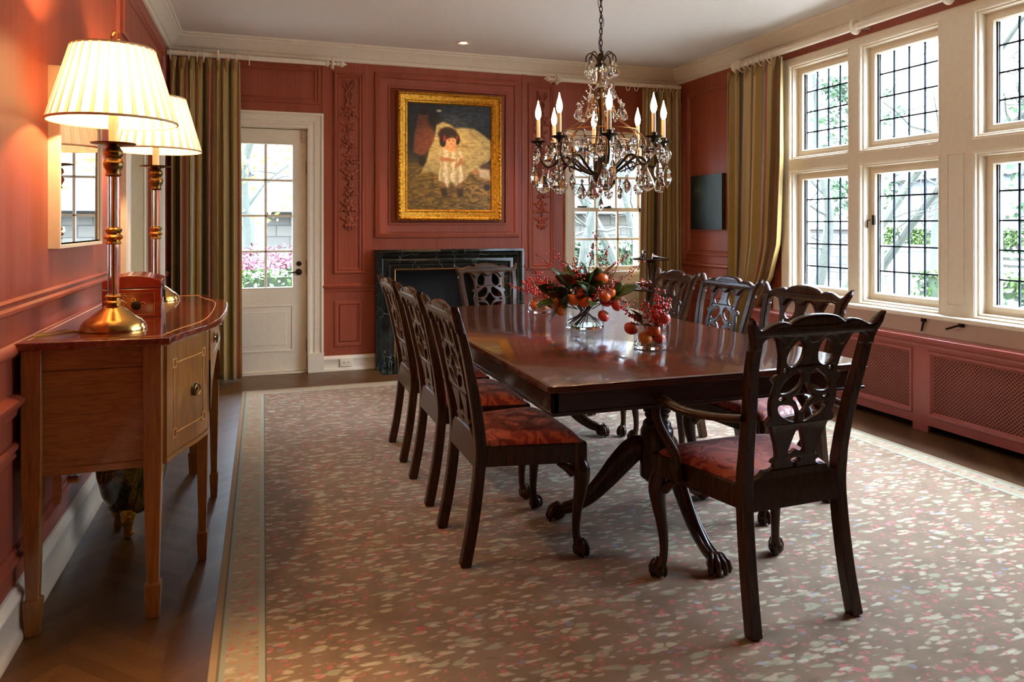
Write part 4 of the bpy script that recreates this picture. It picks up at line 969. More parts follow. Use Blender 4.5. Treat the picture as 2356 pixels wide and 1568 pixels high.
# ------------------------------------------------------------------ chandelier
CH = Vector((1.66, 3.43, 0))
ch = empty('chandelier', (CH.x, CH.y, 0)); tag(ch, 'eight-light crystal chandelier with dark bronze arms hanging on a chain over the table', 'chandelier')
M_AMBER = glass('amber_glass_column', (.95, .86, .66, 1), 1.45, .08)
M_DGOLD = plain('antique_gold_rod', C(150, 104, 52), .35, .9, vary=.25)
def pol(r, a, z): return (r*cos(a), r*sin(a), z)
m = MB(); z = 2.215; k = 0
while z < 2.89:
    u = (1, 0, 0) if k % 2 else (0, 1, 0)
    m.tube([(u[0]*.008*cos(2*pi*j/12), u[1]*.008*cos(2*pi*j/12), z+.0185*sin(2*pi*j/12)) for j in range(12)], .0026, 5, closed=True); z += .029; k += 1
m.tube([(.012*sin(zz*30), .01*cos(zz*23), zz) for zz in [2.2+i*.02 for i in range(35)]], .0016, 5); m.build('chain', M_IRON, ch)
MB().lathe([(.06, 2.87), (.055, 2.885), (.062, 2.899)], n=24).build('ceiling_canopy', M_IRON, ch)
m = MB(); m.lathe([(.010, 2.19), (.022, 2.17), (.012, 2.15), (.030, 2.13), (.034, 2.12), (.01, 2.115)][::-1], n=20); m.build('crown_finial', M_IRON, ch, ang=50); m = MB(); m.lathe([(.008, 1.90), (.02, 1.93), (.034, 1.955), (.040, 1.975), (.032, 1.995), (.034, 2.005), (.01, 2.01)], n=20); m.build('column_cup', M_IRON, ch, ang=50)
MB().lathe([(.026, 2.01), (.029, 2.03), (.026, 2.06), (.028, 2.10), (.025, 2.115)], n=24).build('glass_column', M_AMBER, ch)
m = MB(); m.lathe([(.004, 1.475), (.016, 1.49), (.012, 1.51), (.034, 1.53), (.046, 1.55), (.040, 1.575), (.022, 1.60), (.015, 1.65), (.022, 1.68), (.010, 1.70), (.008, 1.90)], n=24); m.build('hub', M_IRON, ch, ang=50)
for k in range(8):
    a = 2*pi*k/8+R(-64); A0 = a
    P = cr([(.03, 1.560), (.08, 1.575), (.13, 1.615), (.175, 1.650), (.215, 1.645), (.245, 1.610), (.275, 1.600), (.305, 1.625), (.318, 1.665), (.31, 1.70), (.325, 1.725)], 4, False)
    m = MB(); m.tube([pol(r, a, z) for r, z in P], [.008-.003*min(1, i/len(P)) for i in range(len(P))], 7)
    m.tube([pol(r, a, z) for r, z in cr([(.10, 1.575), (.16, 1.60), (.20, 1.615), (.215, 1.60), (.205, 1.585)], 4, False)], .004, 6)
    m.build('arm', M_IRON, ch)
    x, y, _ = pol(.325, a, 0)
    m = MB(); m.lathe([(.006, 1.70), (.010, 1.712), (.018, 1.72), (.038, 1.728), (.042, 1.733), (.018, 1.730), (.015, 1.735), (.017, 1.75), (.011, 1.752)], (x, y, 0), 16); m.build('drip_pan', M_IRON, ch, ang=50)
    MB().lathe([(.0105, 1.745), (.0105, 1.845)], (x, y, 0), 14).build('candle', M_CANDLE, ch)
    MB().lathe([(.007, 1.845), (.0135, 1.86), (.016, 1.878), (.012, 1.900), (.005, 1.925), (.001, 1.945)], (x, y, 0), 12).build('bulb', M_FLAME, ch)
    m = MB(); P = cr([(.030, 2.0), (.045, 1.97), (.060, 1.93), (.082, 1.875), (.125, 1.825), (.185, 1.785), (.225, 1.745), (.232, 1.69), (.222, 1.645)], 4, False)
    b = a+R(22.5) if k % 2 else a
    m.tube([pol(r, a+.0, z) for r, z in P], [(.0065, .003)]*len(P), 6); m.build('cage_rod', M_DGOLD, ch)
    m = MB(); m.tube([pol(r, a, z) for r, z in cr([(.010, 2.12), (.022, 2.16), (.048, 2.19), (.074, 2.175), (.078, 2.145)], 5, False)], .0032, 6); m.build('crown_scroll', M_IRON, ch)
for r, z in ((.19, 1.785), (.145, 1.735)): MB().tube([pol(r, 2*pi*k/40, z) for k in range(40)], .0028, 5, closed=True).build('prism_ring', M_DGOLD, ch)
rc_ = random.Random(5)
def drop(x, y, ztop, L, W, kind='tear', rz=None, bead=True):
    m = MB(); zt = ztop; L *= 1.12; W *= 1.38
    if bead: m.ball((0, 0, -.010), .0085, 8, 5); zt = -.020; m.tube([(0, 0, .004), (0, 0, -.022)], .0009, 4)
    else: zt = 0
    if kind == 'tear': pf = [(.06, 0), (.28, .16), (.62, .38), (.92, .60), (1, .72), (.86, .86), (.5, .96), (.1, 1)]
    elif kind == 'kite': pf = [(.06, 0), (.45, .15), (.8, .32), (1, .52), (.85, .68), (.5, .84), (.15, .96), (.05, 1)]
    else: pf = [(.1, 0), (.7, .12), (1, .3), (.9, .7), (.5, .93), (.1, 1)]
    M = Matrix.Rotation(rc_.uniform(0, pi) if rz is None else rz, 4, 'Z')
    m.lathe([(W*r, zt-L*t) for r, t in reversed(pf)], (0, 0, 0), 8, None, 1, .42)
    m.v = [tuple(M @ Vector(p)) for p in m.v]
    m.build('crystal_drop', M_CRYSTAL, ch, flat=True, loc=(x, y, ztop))
for k in range(8):
    a = 2*pi*k/8+R(-64)
    for s in (-.125, .125):
        x, y, _ = pol(.335, a+s, 0); drop(x, y, 1.722, .075, .021, 'kite', a+s+rc_.uniform(.3, 1.2))
    x, y, _ = pol(.345, a+.04, 0); drop(x, y, 1.635, .115 if k % 2 else .10, .019, 'kite', a+rc_.uniform(-.5, 1.2))
    x, y, _ = pol(.300, a-.07, 0); drop(x, y, 1.60, .105, .029, 'tear')
    x, y, _ = pol(.245, a+.06, 0); drop(x, y, 1.575, .075, .020, 'kite')
    x, y, _ = pol(.19, a+.2, 0); drop(x, y, 1.782, .070, .023, 'tear')
    x, y, _ = pol(.145, a, 0); drop(x, y, 1.732, .062, .022, 'tear')
    x, y, _ = pol(.105, a+.25, 0); drop(x, y, 1.538, .075, .023, 'tear')
    x, y, _ = pol(.120, a+.1, 0); drop(x, y, 1.935, .065, .018, 'tear')
    x, y, _ = pol(.078, a, 0); drop(x, y, 2.140, .048, .015, 'tear')
    x, y, _ = pol(.058, a+.39, 0); drop(x, y, 2.025, .055, .017, 'tear')
drop(0, 0, 1.47, .07, .026)
for k in range(8):
    a = 2*pi*k/8+R(-64); m = MB(); n = 11
    for i in range(n):
        t = i/(n-1); r = .03+.10*t+.02*sin(pi*t); z = 2.10-.22*t-.05*sin(pi*t); m.ball(pol(r, a+.39*t, z), .0062, 7, 4)
    for i in range(7):
        t = i/6; m.ball(pol(.19+.12*t, a+.2*t, 1.78-.075*t-.045*sin(pi*t)), .0062, 7, 4)
    m.build('bead_swag', M_CRYSTAL, ch, flat=True)

# ------------------------------------------------------------------ centrepieces
CR_, CT = Vector((cos(R(18.87)), -sin(R(18.87)), 0)), Vector((-sin(R(18.87)), -cos(R(18.87)), 0))
TZ = .7635
def vase(c, r, h, label):
    v = empty('glass_vase', (c[0], c[1], TZ)); tag(v, label, 'vase', 'clear cylinder vases on the table')
    m = MB(); m.lathe([(r-.004, h), (r-.004, .016), (.002, .016)], n=40, caps=False); m.lathe([(.002, .0003), (r-.003, .0003), (r, .003), (r, h), (r-.001, h+.002), (r-.004, h)], n=40, caps=False); m.build('glass_wall', M_VASE, v, ang=50)
    MB().lathe([(.002, .002), (r-.002, .002), (r-.001, .004), (r-.001, .013), (r-.004, .0155), (.002, .0155)], n=40).build('thick_base', glass('vase_base_glass', (.95, .98, .97, 1), 1.5), v)
    return v
rf = random.Random(11)
def leafmesh(m, p, d, L, W, roll):
    d = Vector(d).normalized(); s = d.cross(Vector((0, 0, 1))).normalized(); u = s.cross(d); s, u = s*cos(roll)+u*sin(roll), u*cos(roll)-s*sin(roll)
    V = []; n = 8
    for i in range(n+1):
        t = i/n; w_ = W*.5*sin(pi*min(1, t**.85))**.8 if 0 < t < 1 else .0006; c = Vector(p)+d*L*t+u*(-.25*L*t*t)
        for q in (-1, -.5, 0, .5, 1): V.append(tuple(c+s*w_*q+u*(abs(q)*w_*.28)))
    F = [(i*5+k, i*5+k+1, i*5+k+6, i*5+k+5) for i in range(n) for k in range(4)]
    m.add(V, F)
def sprig(c, base, direction, L, nl, label, group, lf=.115, brown=.3, lw=.048):
    b = Vector(c)+Vector(base); d = Vector(direction).normalized(); t = empty('leafy_branch', tuple(b)); tag(t, label, 'branch', group)
    MB().tube([(0, 0, 0), tuple(d*L*.5), tuple(d*L)], [.003, .0025, .0018], 6).build('stem', M_TWIG, t)
    for k in range(nl):
        f = .45+.55*(k+1)/nl; ang = k*2.4; side = d.cross(Vector((0, 0, 1))).normalized(); up = side.cross(d)
        ld = d*.75+(side*cos(ang)+up*sin(ang))*.7 if k < nl-1 else d
        m = MB(); leafmesh(m, d*L*f, ld, lf*rf.uniform(.8, 1.15), lw*rf.uniform(.85, 1.15), rf.uniform(-1, 1)); o = m.build('leaf', M_LEAFB if rf.random() < brown else M_LEAF, t, solid=.0008, ang=80)
def berry(c, base, direction, L, nb, label, group, bend=.2, spread=.012, rb=.0052):
    b = Vector(c)+Vector(base); d = Vector(direction).normalized(); t = empty('berry_twig', tuple(b)); tag(t, label, 'twig', group)
    P = []; side = Vector((rf.uniform(-1, 1), rf.uniform(-1, 1), rf.uniform(-.3, .6)))*bend
    for i in range(9):
        s = i/8; P.append(d*L*s+side*L*s*s+Vector((rf.uniform(-1, 1), rf.uniform(-1, 1), rf.uniform(-1, 1)))*.006*s)
    m = MB(); m.tube(P, [.0026-.0016*i/8 for i in range(9)], 5)
    for q in range(4):
        i = rf.randint(3, 7); e = P[i]+Vector((rf.uniform(-1, 1), rf.uniform(-1, 1), rf.uniform(0, 1)))*.05; m.tube([P[i], (P[i]+e)/2+Vector((0, 0, .004)), e], [.0014, .0012, .0008], 4)
    m.build('stem', M_TWIG, t)
    m = MB()
    for q in range(nb):
        s = .35+.62*(q+rf.random())/nb; i = min(7, int(s*8)); p = P[i].lerp(P[i+1], s*8-i)+Vector((rf.gauss(0, 1), rf.gauss(0, 1), rf.gauss(0, 1)))*spread; m.ball(tuple(p), rb*rf.uniform(.8, 1.15), 8, 5)
    m.build('berries', M_BERRY, t)
def fruit(name, pos, r, mat, label, group, sq=.85, tilt=(0, 0, 0)):
    M = Matrix.Rotation(tilt[0], 4, 'X') @ Matrix.Rotation(tilt[1], 4, 'Y'); m = MB()
    pf = []
    for i in range(13):
        a = pi*i/12; rr = r*sin(a)*(1+.05*sin(a)**4); z = -r*sq*cos(a)
        if i > 10: z -= r*.10*(i-10)/2
        pf.append((max(rr, .0005), z))
    m.lathe(pf, (0, 0, 0), 20, M); o = m.build(name, mat, None, ang=80); o.location = pos
    for v in o.data.vertices:
        pass
    tag(o, label, 'fruit', group)
    m = MB()
    if name == 'orange': m.ball((0, 0, r*sq*.93), r*.09, 7, 4, (1, 1, .5))
    else:
        for k in range(4):
            a = k*pi/2+.4; m.tube([(0, 0, r*sq*.93), (cos(a)*r*.28, sin(a)*r*.28, r*sq*.97), (cos(a)*r*.52, sin(a)*r*.52, r*sq*.93)], [(r*.14, .002), (r*.16, .002), (.001, .001)], 6)
        m.tube([(0, 0, r*sq*.9), (0, 0, r*sq*1.12)], .003, 6)
    m.v = [tuple(M @ Vector(p)) for p in m.v]; m.build('calyx', M_CALYX, o)
    return o
VC = Vector((1.59, 3.48, TZ)); VN = Vector((1.600, 2.815, TZ)); VF = Vector((1.600, 4.165, TZ))
vase(VC, .100, .150, 'large clear glass vase holding the big arrangement in the middle of the table')
vase(VN, .071, .110, 'small glass vase of fruit nearest the camera on the table')
vase(VF, .072, .125, 'small glass vase of fruit at the far end of the table')
def at(c, a, up, b): return tuple(c+CR_*a+CT*b+Vector((0, 0, up)))
GC, GN, GF = 'fruit in the large centre arrangement', 'fruit in the near small vase', 'fruit in the far small vase'
PL = 'orange persimmon %s of the centre arrangement'
big = [('persimmon', .083, .262, .02, .038, M_PERS, PL % 'highest among the leaves', .35),
       ('orange', -.022, .205, .05, .026, M_TANG, 'small bright orange tucked among leaves in the middle of the centre arrangement', .2),
       ('persimmon', .092, .178, .10, .034, M_PERS, PL % 'hanging on the right side', .8), ('persimmon', .122, .186, .07, .032, M_PERS, PL % 'behind another on the right side', -.5),
       ('persimmon', -.062, .158, .11, .035, M_TANG, 'orange fruit resting on the vase rim, left one of the middle pair', .3), ('persimmon', -.010, .150, .12, .035, M_PERS, PL % 'resting on the vase rim, right of the middle pair', -.3),
       ('persimmon', -.150, .132, .07, .033, M_TANG, 'orange fruit hanging outside left of the large vase, upper one', .6), ('persimmon', -.132, .104, .09, .031, M_TANG, 'orange fruit hanging outside left of the large vase, lower one', .9),
       ('persimmon', .105, .145, .05, .034, M_POM, 'reddish fruit at the right rim of the large vase', .5), ('pomegranate', .155, .128, .09, .031, M_POM, 'red fruit hanging furthest right of the large vase', 1.0),
       ('pomegranate', .085, .075, .115, .031, M_POM, 'red fruit hanging in front of the large vase glass', .7)]
for nm, a, up, b, r, mt, lb, tl in big: fruit(nm, at(VC, a, up, b), r, mt, lb, GC, .84, (tl, tl*.6, 0))
for i, (a, b, z, L) in enumerate([(-.16, .10, .05, .11), (-.12, .06, .22, .13), (-.06, .02, .26, .15), (.0, -.02, .28, .14), (.04, .05, .3, .13), (.10, .0, .22, .14), (.16, .04, .10, .13), (-.17, .04, .12, .12), (.02, .12, .12, .10), (.13, -.06, .2, .14), (-.07, -.08, .24, .14)]):
    lab = ['low on the left', 'at the left', 'left of centre pointing up', 'at the centre pointing up', 'at the centre front', 'right of centre', 'low on the right', 'sticking out to the left', 'in front over the rim', 'at the back right', 'at the back left'][i]
    sprig(VC, CR_*a*.25+CT*b*.3+Vector((0, 0, .10)), CR_*a+CT*b+Vector((0, 0, z)), L, 5, 'branch of glossy magnolia leaves %s of the centre arrangement' % lab, 'magnolia leaves of the centre arrangement', .125, .25, .066)
for i, (a, b, z, L, nb) in enumerate([(-.9, .3, .45, .34, 30), (-.6, .1, .8, .36, 26), (-.75, .2, .25, .26, 34), (-.35, .3, .9, .30, 40), (-.12, .35, 1, .26, 44), (.1, 0, 1, .38, 22), (.35, .1, 1, .30, 36), (.6, .1, .8, .36, 30), (.85, 0, .55, .42, 26), (1, .1, .25, .36, 30), (.9, .3, .1, .30, 26), (-1, .1, .7, .40, 18), (.2, .7, .35, .20, 46), (-.25, .75, .35, .2, 50), (.5, .5, .5, .22, 44)]):
    lab = ['arching to the left', 'rising to the upper left', 'spreading low left', 'rising left of centre', 'just left of the middle', 'tallest and nearly upright', 'rising right of the middle', 'rising to the upper right', 'long and reaching right', 'spreading low right', 'drooping at the right', 'long and thin at far left', 'short over the front rim', 'short at front left', 'short at front right'][i]
    berry(VC, Vector((0, 0, .12)), CR_*a+CT*b+Vector((0, 0, z)), L, nb, 'red berry twig %s of the centre arrangement' % lab, 'berry twigs of the centre arrangement')
for i in range(26):
    a = rf.uniform(0, 2*pi); b = a+rf.uniform(1.8, 3.6); m = MB(); m.tube([pol(.085, a, .018+rf.uniform(0, .02)), pol(.02, (a+b)/2, .08), pol(.075, b, .15)], .0022, 5)
    o = m.build('stem', M_TWIG, None); o.location = VC; tag(o, 'bare stem standing inside the large glass vase', 'stem', 'stems inside the large vase')
for nm, a, up, b, r, mt, lb in [('persimmon', -.088, .088, .02, .030, M_POM, 'persimmon hanging outside left of the near small vase'), ('orange', -.025, .047, .018, .031, M_TANG, 'orange at the lower left inside the near small vase'),
                                ('persimmon', .012, .081, .012, .031, M_PERS, 'persimmon lying on top inside the near small vase'), ('persimmon', .036, .045, .0, .030, M_POM, 'red fruit at the right inside the near small vase'),
                                ('pomegranate', .050, .135, .03, .032, M_POM, 'pomegranate resting above the rim of the near small vase')]:
    fruit(nm, at(VN, a, up, b), r, mt, lb, GN, .88, (.4, .3, 0))
for i, (a, b, z, L, nb) in enumerate([(-1, .2, .6, .17, 26), (-.4, .2, 1, .13, 34), (.15, 0, 1, .17, 60), (.5, .2, .9, .14, 60), (.7, 0, 1, .16, 30), (.3, .5, .6, .10, 50), (.6, .5, .4, .09, 40)]):
    berry(VN, Vector((0, 0, .085)), CR_*a+CT*b+Vector((0, 0, z)), L, nb, 'red berry twig %s of the near small vase' % ['arching left', 'rising left', 'tallest in the middle', 'rising right', 'at the right edge', 'short at the front', 'short at front right'][i], 'berry twigs of the near small vase', .15, .010)
for i, (a, b, z, L) in enumerate([(-.5, .2, .8, .04), (-.1, .6, .3, .04), (.4, .1, .7, .04)]): sprig(VN, CR_*a*.04+Vector((0, 0, .085)), CR_*a+CT*b+Vector((0, 0, z)), L, 2, 'green magnolia leaves %s of the near small vase' % ['at the left', 'folded over the front', 'at the right'][i], 'magnolia leaves of the near small vase', .072, .1, .045)
for nm, a, up, b, r, mt, lb in [('persimmon', -.030, .050, .02, .031, M_PERS, 'persimmon at the left inside the far small vase'), ('orange', .030, .048, .02, .031, M_TANG, 'orange at the right inside the far small vase'), ('pomegranate', .045, .100, 0, .031, M_POM, 'red fruit at the upper right of the far small vase'), ('persimmon', .062, .150, .01, .034, M_PERS, 'persimmon resting highest above the far small vase')]:
    fruit(nm, at(VF, a, up, b), r, mt, lb, GF, .88, (.4, .3, 0))
for i, (a, b, z, L, nb) in enumerate([(-1, .2, .45, .20, 30), (-.5, .2, 1, .13, 44), (.0, .2, 1, .15, 60), (.4, .2, 1, .14, 50), (-.6, .4, .6, .14, 40), (-.2, .6, .5, .10, 50)]):
    berry(VF, Vector((0, 0, .095)), CR_*a+CT*b+Vector((0, 0, z)), L, nb, 'red berry twig %s of the far small vase' % ['arching far left', 'rising left', 'tallest in the middle', 'rising right', 'leaning left', 'short at the front'][i], 'berry twigs of the far small vase', .15, .011)
sprig(VF, Vector((0, 0, .09)), CR_*-.3+CT*.2+Vector((0, 0, .9)), .05, 3, 'green leaves in the middle of the far small vase', None, .06, .1, .03)

# ------------------------------------------------------------------ tiered stand in the corner
SX, SY = 3.39, 5.96
ds = empty('tiered_stand', (SX, SY, 0)); tag(ds, 'dark turned two-tier stand with round trays in the far corner by the back window', 'stand')
for z, r in ((.98, .172), (.705, .235)):
    MB().lathe([(.03, z-.025), (.06, z-.012), (r-.01, z-.004), (r, z+.004), (r-.002, z+.012), (r-.012, z+.006), (.01, z+.005)], n=40).build('tray', M_CHAIR, ds, ang=60)
MB().lathe([(.02, .16), (.04, .18), (.045, .24), (.025, .30), (.020, .50), (.032, .60), (.038, .66), (.024, .685), (.026, .72), (.038, .76), (.022, .79), (.018, .88), (.028, .93), (.036, .955)], n=24).build('turned_column', M_CHAIR, ds, ang=60)
for k in range(3):
    a = 2*pi*k/3+.4; m = MB(); m.tube([pol(r, a, z) for r, z in cr([(.02, .24), (.08, .22), (.15, .13), (.21, .05), (.25, .022)], 4, False)], .018, 8); m.ball(pol(.255, a, .021), .022, 10, 6); m.build('leg', M_CHAIR, ds)
def att(a, b, z): return Vector((SX, SY, z))+CR_*a+CT*b
m = MB(); m.lathe([(.003, 0), (.022, .002), (.024, .02), (.034, .05), (.036, .065), (.030, .078), (.028, .075), (.032, .06), (.02, .02), (.002, .012)], n=24, sx=1, sy=.6)
o = m.build('silver_cup', M_SILVER, ang=70); o.location = att(-.072, .03, .986); o.rotation_euler = (0, R(-8), R(20)); tag(o, 'small silver cup standing on the top tier of the corner stand', 'cup')
m = MB(); pf = [(.002, 0)]
for i in range(11): r = .026*(1-i/11.5); pf += [(r, i*.0115+.001), (r*1.08, i*.0115+.006), (r*.9, i*.0115+.011)]
pf.append((.001, .14)); m.lathe(pf, (0, 0, 0), 16, Matrix.Rotation(pi/2, 4, 'Y')); o = m.build('spiral_shell', M_SILVER, ang=80); o.location = att(.010, .03, 1.010); o.rotation_euler = (0, R(7), R(-18)); tag(o, 'long ribbed silver spiral shell lying on the top tier of the corner stand', 'shell')
m = MB(); m.lathe([(.002, 0), (.035, .003), (.03, .012), (.06, .03), (.075, .062), (.070, .064), (.055, .035), (.002, .02)], n=28); o = m.build('wooden_bowl', wood('bowl_wood', C(70, 30, 14), C(130, 64, 30), (20, 20, 20)), ang=70); o.location = att(-.07, .06, .712); tag(o, 'brown wooden bowl of beads on the lower tier of the corner stand', 'bowl')
for k in range(12):
    r_ = random.Random(k); b_ = MB().ball((0, 0, 0), .011, 8, 6).build('bead', [M_SILVER, plain('blue_bead', C(70, 80, 120), .2), M_BRASS][k % 3]); b_.location = att(-.07+.035*cos(k*1.05)*(.5 if k > 6 else 1), .06+.035*sin(k*1.05)*(.5 if k > 6 else 1), .712+(.050 if k < 7 else .064)); tag(b_, 'small bead heaped in the wooden bowl on the corner stand', 'bead', 'beads in the wooden bowl')
m = MB(); m.box(-.02, .02, -.02, .02, 0, .012).box(-.012, .012, -.012, .012, .012, .03); o = m.build('porcelain_dish', plain('white_porcelain', C(230, 228, 226), .2), bevel=.004); o.location = att(-.165, .05, .7165); tag(o, 'small white dish on the lower tier left of the bowl', 'dish')

# ------------------------------------------------------------------ painting over the mantel
PX0, PX1, PZ0, PZ1 = 1.153, 2.156, 1.338, 2.524
pt = empty('framed_painting', (1.655, BY-.02, 1.93)); tag(pt, 'large painting of a child in white in a carved gilt frame over the fireplace', 'painting')
m = MB(); T = lambda x, z, h: (x-1.655, -.012-h, z-1.93)
m.ring(PX0, PX1, PZ0, PZ1, [(0, -.01), (0, .03), (.010, .048), (.022, .052), (.032, .040), (.042, .036), (.058, .034), (.066, .026), (.078, .024), (.086, .030), (.094, .026), (.10, .014), (.104, .008)], T)
rr_ = random.Random(2)
for side in range(4):
    n = 26 if side % 2 == 0 else 30
    for i in range(n):
        t = (i+.5)/n
        if side == 0: p = (PX0+.03+(PX1-PX0-.06)*t, PZ0+.022)
        elif side == 2: p = (PX0+.03+(PX1-PX0-.06)*t, PZ1-.022)
        elif side == 1: p = (PX0+.022, PZ0+.03+(PZ1-PZ0-.06)*t)
        else: p = (PX1-.022, PZ0+.03+(PZ1-PZ0-.06)*t)
        e = 1.0 if min(t, 1-t) > .12 and abs(t-.5) > .08 else 1.5
        c_ = T(p[0], p[1], .046); m.ball(c_, .010*e, 7, 5, (1.5 if side % 2 == 0 else 1, 1, .8 if side % 2 == 0 else 1.3))
m.build('gilt_frame', M_GOLD, pt, ang=40)
nz_ = {}
def vn(x, y, s):
    x *= s; y *= s; i, j = int(math.floor(x)), int(math.floor(y)); fx, fy = x-i, y-j; fx = fx*fx*(3-2*fx); fy = fy*fy*(3-2*fy)
    def h(a, b):
        k = (a, b, s)
        if k not in nz_: nz_[k] = random.Random(a*7919+b*104729+int(s*13)).random()
        return nz_[k]
    return (h(i, j)*(1-fx)+h(i+1, j)*fx)*(1-fy)+(h(i, j+1)*(1-fx)+h(i+1, j+1)*fx)*fy
def inpoly(x, y, P, w=.012):
    ins = False; d = 9; n = len(P)
    for i in range(n):
        x1, y1 = P[i]; x2, y2 = P[(i+1) % n]
        if (y1 > y) != (y2 > y) and x < (x2-x1)*(y-y1)/(y2-y1)+x1: ins = not ins
        L2 = (x2-x1)**2+(y2-y1)**2; t = max(0, min(1, ((x-x1)*(x2-x1)+(y-y1)*(y2-y1))/L2)); d = min(d, math.hypot(x-x1-t*(x2-x1), y-y1-t*(y2-y1)))
    s = d if ins else -d; return max(0, min(1, .5+s/w/2))
def els(x, y, cx, cy, rx, ry, w=.15):
    return max(0, min(1, .5+(1-math.hypot((x-cx)/rx, (y-cy)/ry))/w/2))
DUNE = [(.34, .20), (.42, .165), (.50, .19), (.56, .225), (.66, .215), (.80, .225), (.90, .275), (1.0, .33), (1.0, .50), (.93, .56), (.84, .62), (.74, .64), (.70, .70), (.40, .68), (.28, .645), (.15, .665), (.22, .55), (.26, .42), (.31, .35)]
BGF = [(.13, .11), (.25, .10), (.29, .2), (.33, .33), (.26, .44), (.17, .50), (.07, .46), (.08, .30)]
DRESS = [(.385, .43), (.43, .405), (.5, .43), (.58, .43), (.62, .425), (.66, .47), (.665, .52), (.63, .53), (.655, .64), (.675, .70), (.64, .735), (.60, .745), (.575, .785), (.54, .74), (.50, .735), (.47, .79), (.43, .735), (.37, .735), (.365, .68), (.385, .58), (.375, .51)]
def sway(a, b, t): return tuple(a[k]+(b[k]-a[k])*t for k in range(3))
def paint(u, v):
    n1, n2, n3 = vn(u*3, v*9, 9), vn(u, v, 40), vn(u*.6, v*2.5, 30)
    if v < .56: c = sway((34, 34, 32), (62, 72, 82), max(0, min(1, (els(u, v, .62, .12, .42, .10, .9))*n1*1.5)))
    else: c = (92, 78, 36)
    g = max(0, min(1, (v-.50)/.12)) if u < .4 else max(0, min(1, (v-.58)/.1))
    gc = sway((96, 78, 34), (172, 132, 62), max(0, min(1, n3*1.1*(.5+.7*els(u, v, .8, .8, .45, .25, .8)))))
    gc = sway(gc, (70, 58, 26), .6*(n1 > .62)); c = sway(c, gc, g)
    if u < .33: c = sway(c, (72, 66, 40), max(0, min(1, (v-.42)/.12))*.6*(1-g))
    c = sway(c, sway((104, 52, 34), (128, 78, 46), n1), inpoly(u, v, BGF)); c = sway(c, (44, 28, 22), els(u, v, .185, .075, .055, .04)); c = sway(c, (36, 34, 26), els(u, v, .17, .54, .04, .05))
    c = sway(c, (36, 32, 28), els(u, v, .31, .14, .07, .09, .4))
    d = inpoly(u, v, DUNE, .01); c = sway(c, sway(sway((158, 140, 84), (206, 188, 124), n1), (126, 112, 62), max(0, min(1, (v-.52)/.2))*.5*(u < .5)), d)
    c = sway(c, (212, 204, 170), els(u, v, .37, .065, .03, .012, .5))
    for a in (.3, .55, .2): # twigs
        t = (u-.58)/.22
        if 0 < t < 1: c = sway(c, (120, 84, 46), .7*max(0, 1-abs(v-(.40-a*.16*t+.05*t*t))/.004))
    c = sway(c, (84, 60, 40), els(u, v, .93, .60, .07, .055, .3)); c = sway(c, (206, 190, 150), inpoly(u, v, [(.84, .60), (.98, .61), (.99, .70), (.86, .69)])); c = sway(c, (44, 34, 26), els(u, v, .95, .78, .04, .03, .3)); c = sway(c, (190, 130, 80), els(u, v, .81, .635, .04, .025, .4))
    # legs, boots
    for x in (.43, .62):
        c = sway(c, (150, 106, 62), inpoly(u, v, [(x-.03, .72), (x+.035, .72), (x+.03, .80), (x-.025, .80)])); c = sway(c, (62, 48, 30), inpoly(u, v, [(x-.045, .80), (x+.035, .79), (x+.04, .87), (x-.02, .88), (x-.03, .85)]))
    c = sway(c, (116, 84, 52), els(u, v, .53, .80, .07, .03, .5)*.6)
    dr = inpoly(u, v, DRESS, .01); c = sway(c, sway((190, 172, 122), (238, 226, 184), max(0, min(1, .5+.6*sin(u*70+n1*3)))), dr)
    for P in ([(.375, .495), (.42, .50), (.55, .515), (.57, .535), (.50, .545), (.40, .54), (.375, .525)], [(.62, .50), (.655, .51), (.645, .56), (.60, .58), (.565, .60), (.56, .57), (.60, .545)]): c = sway(c, sway((196, 140, 90), (170, 108, 68), n2), inpoly(u, v, P))
    c = sway(c, (206, 152, 100), inpoly(u, v, [(.44, .37), (.56, .37), (.585, .43), (.52, .45), (.43, .42)]))
    c = sway(c, (46, 32, 24), els(u, v, .475, .285, .115, .07)); c = sway(c, (44, 30, 22), els(u, v, .415, .35, .04, .055)); c = sway(c, (46, 32, 24), els(u, v, .59, .33, .03, .05))
    c = sway(c, sway((214, 156, 104), (224, 172, 122), n2), els(u, v, .512, .345, .062, .052)); c = sway(c, (46, 32, 24), inpoly(u, v, [(.44, .30), (.50, .285), (.58, .30), (.575, .325), (.52, .31), (.45, .335)]))
    for x in (.49, .54): c = sway(c, (60, 36, 26), els(u, v, x, .342, .009, .005, .5))
    c = sway(c, (170, 78, 56), els(u, v, .517, .375, .014, .004, .6)); c = sway(c, (180, 112, 78), els(u, v, .516, .36, .006, .006, .8)*.7)
    c = sway(c, (150, 50, 30), els(u, v, .435, .325, .016, .03, .5)); c = sway(c, (140, 54, 34), els(u, v, .585, .31, .014, .02, .5))
    for q in range(5):
        x0_ = .60+q*.012; t = (v-.47)/.25
        if 0 < t < 1: c = sway(c, (150, 118, 62), .6*max(0, 1-abs(u-(x0_+.12*t*(q-1.2)*.5))/.004))
    k = .93+.14*n2; return (c[0]*k, c[1]*k, c[2]*k)
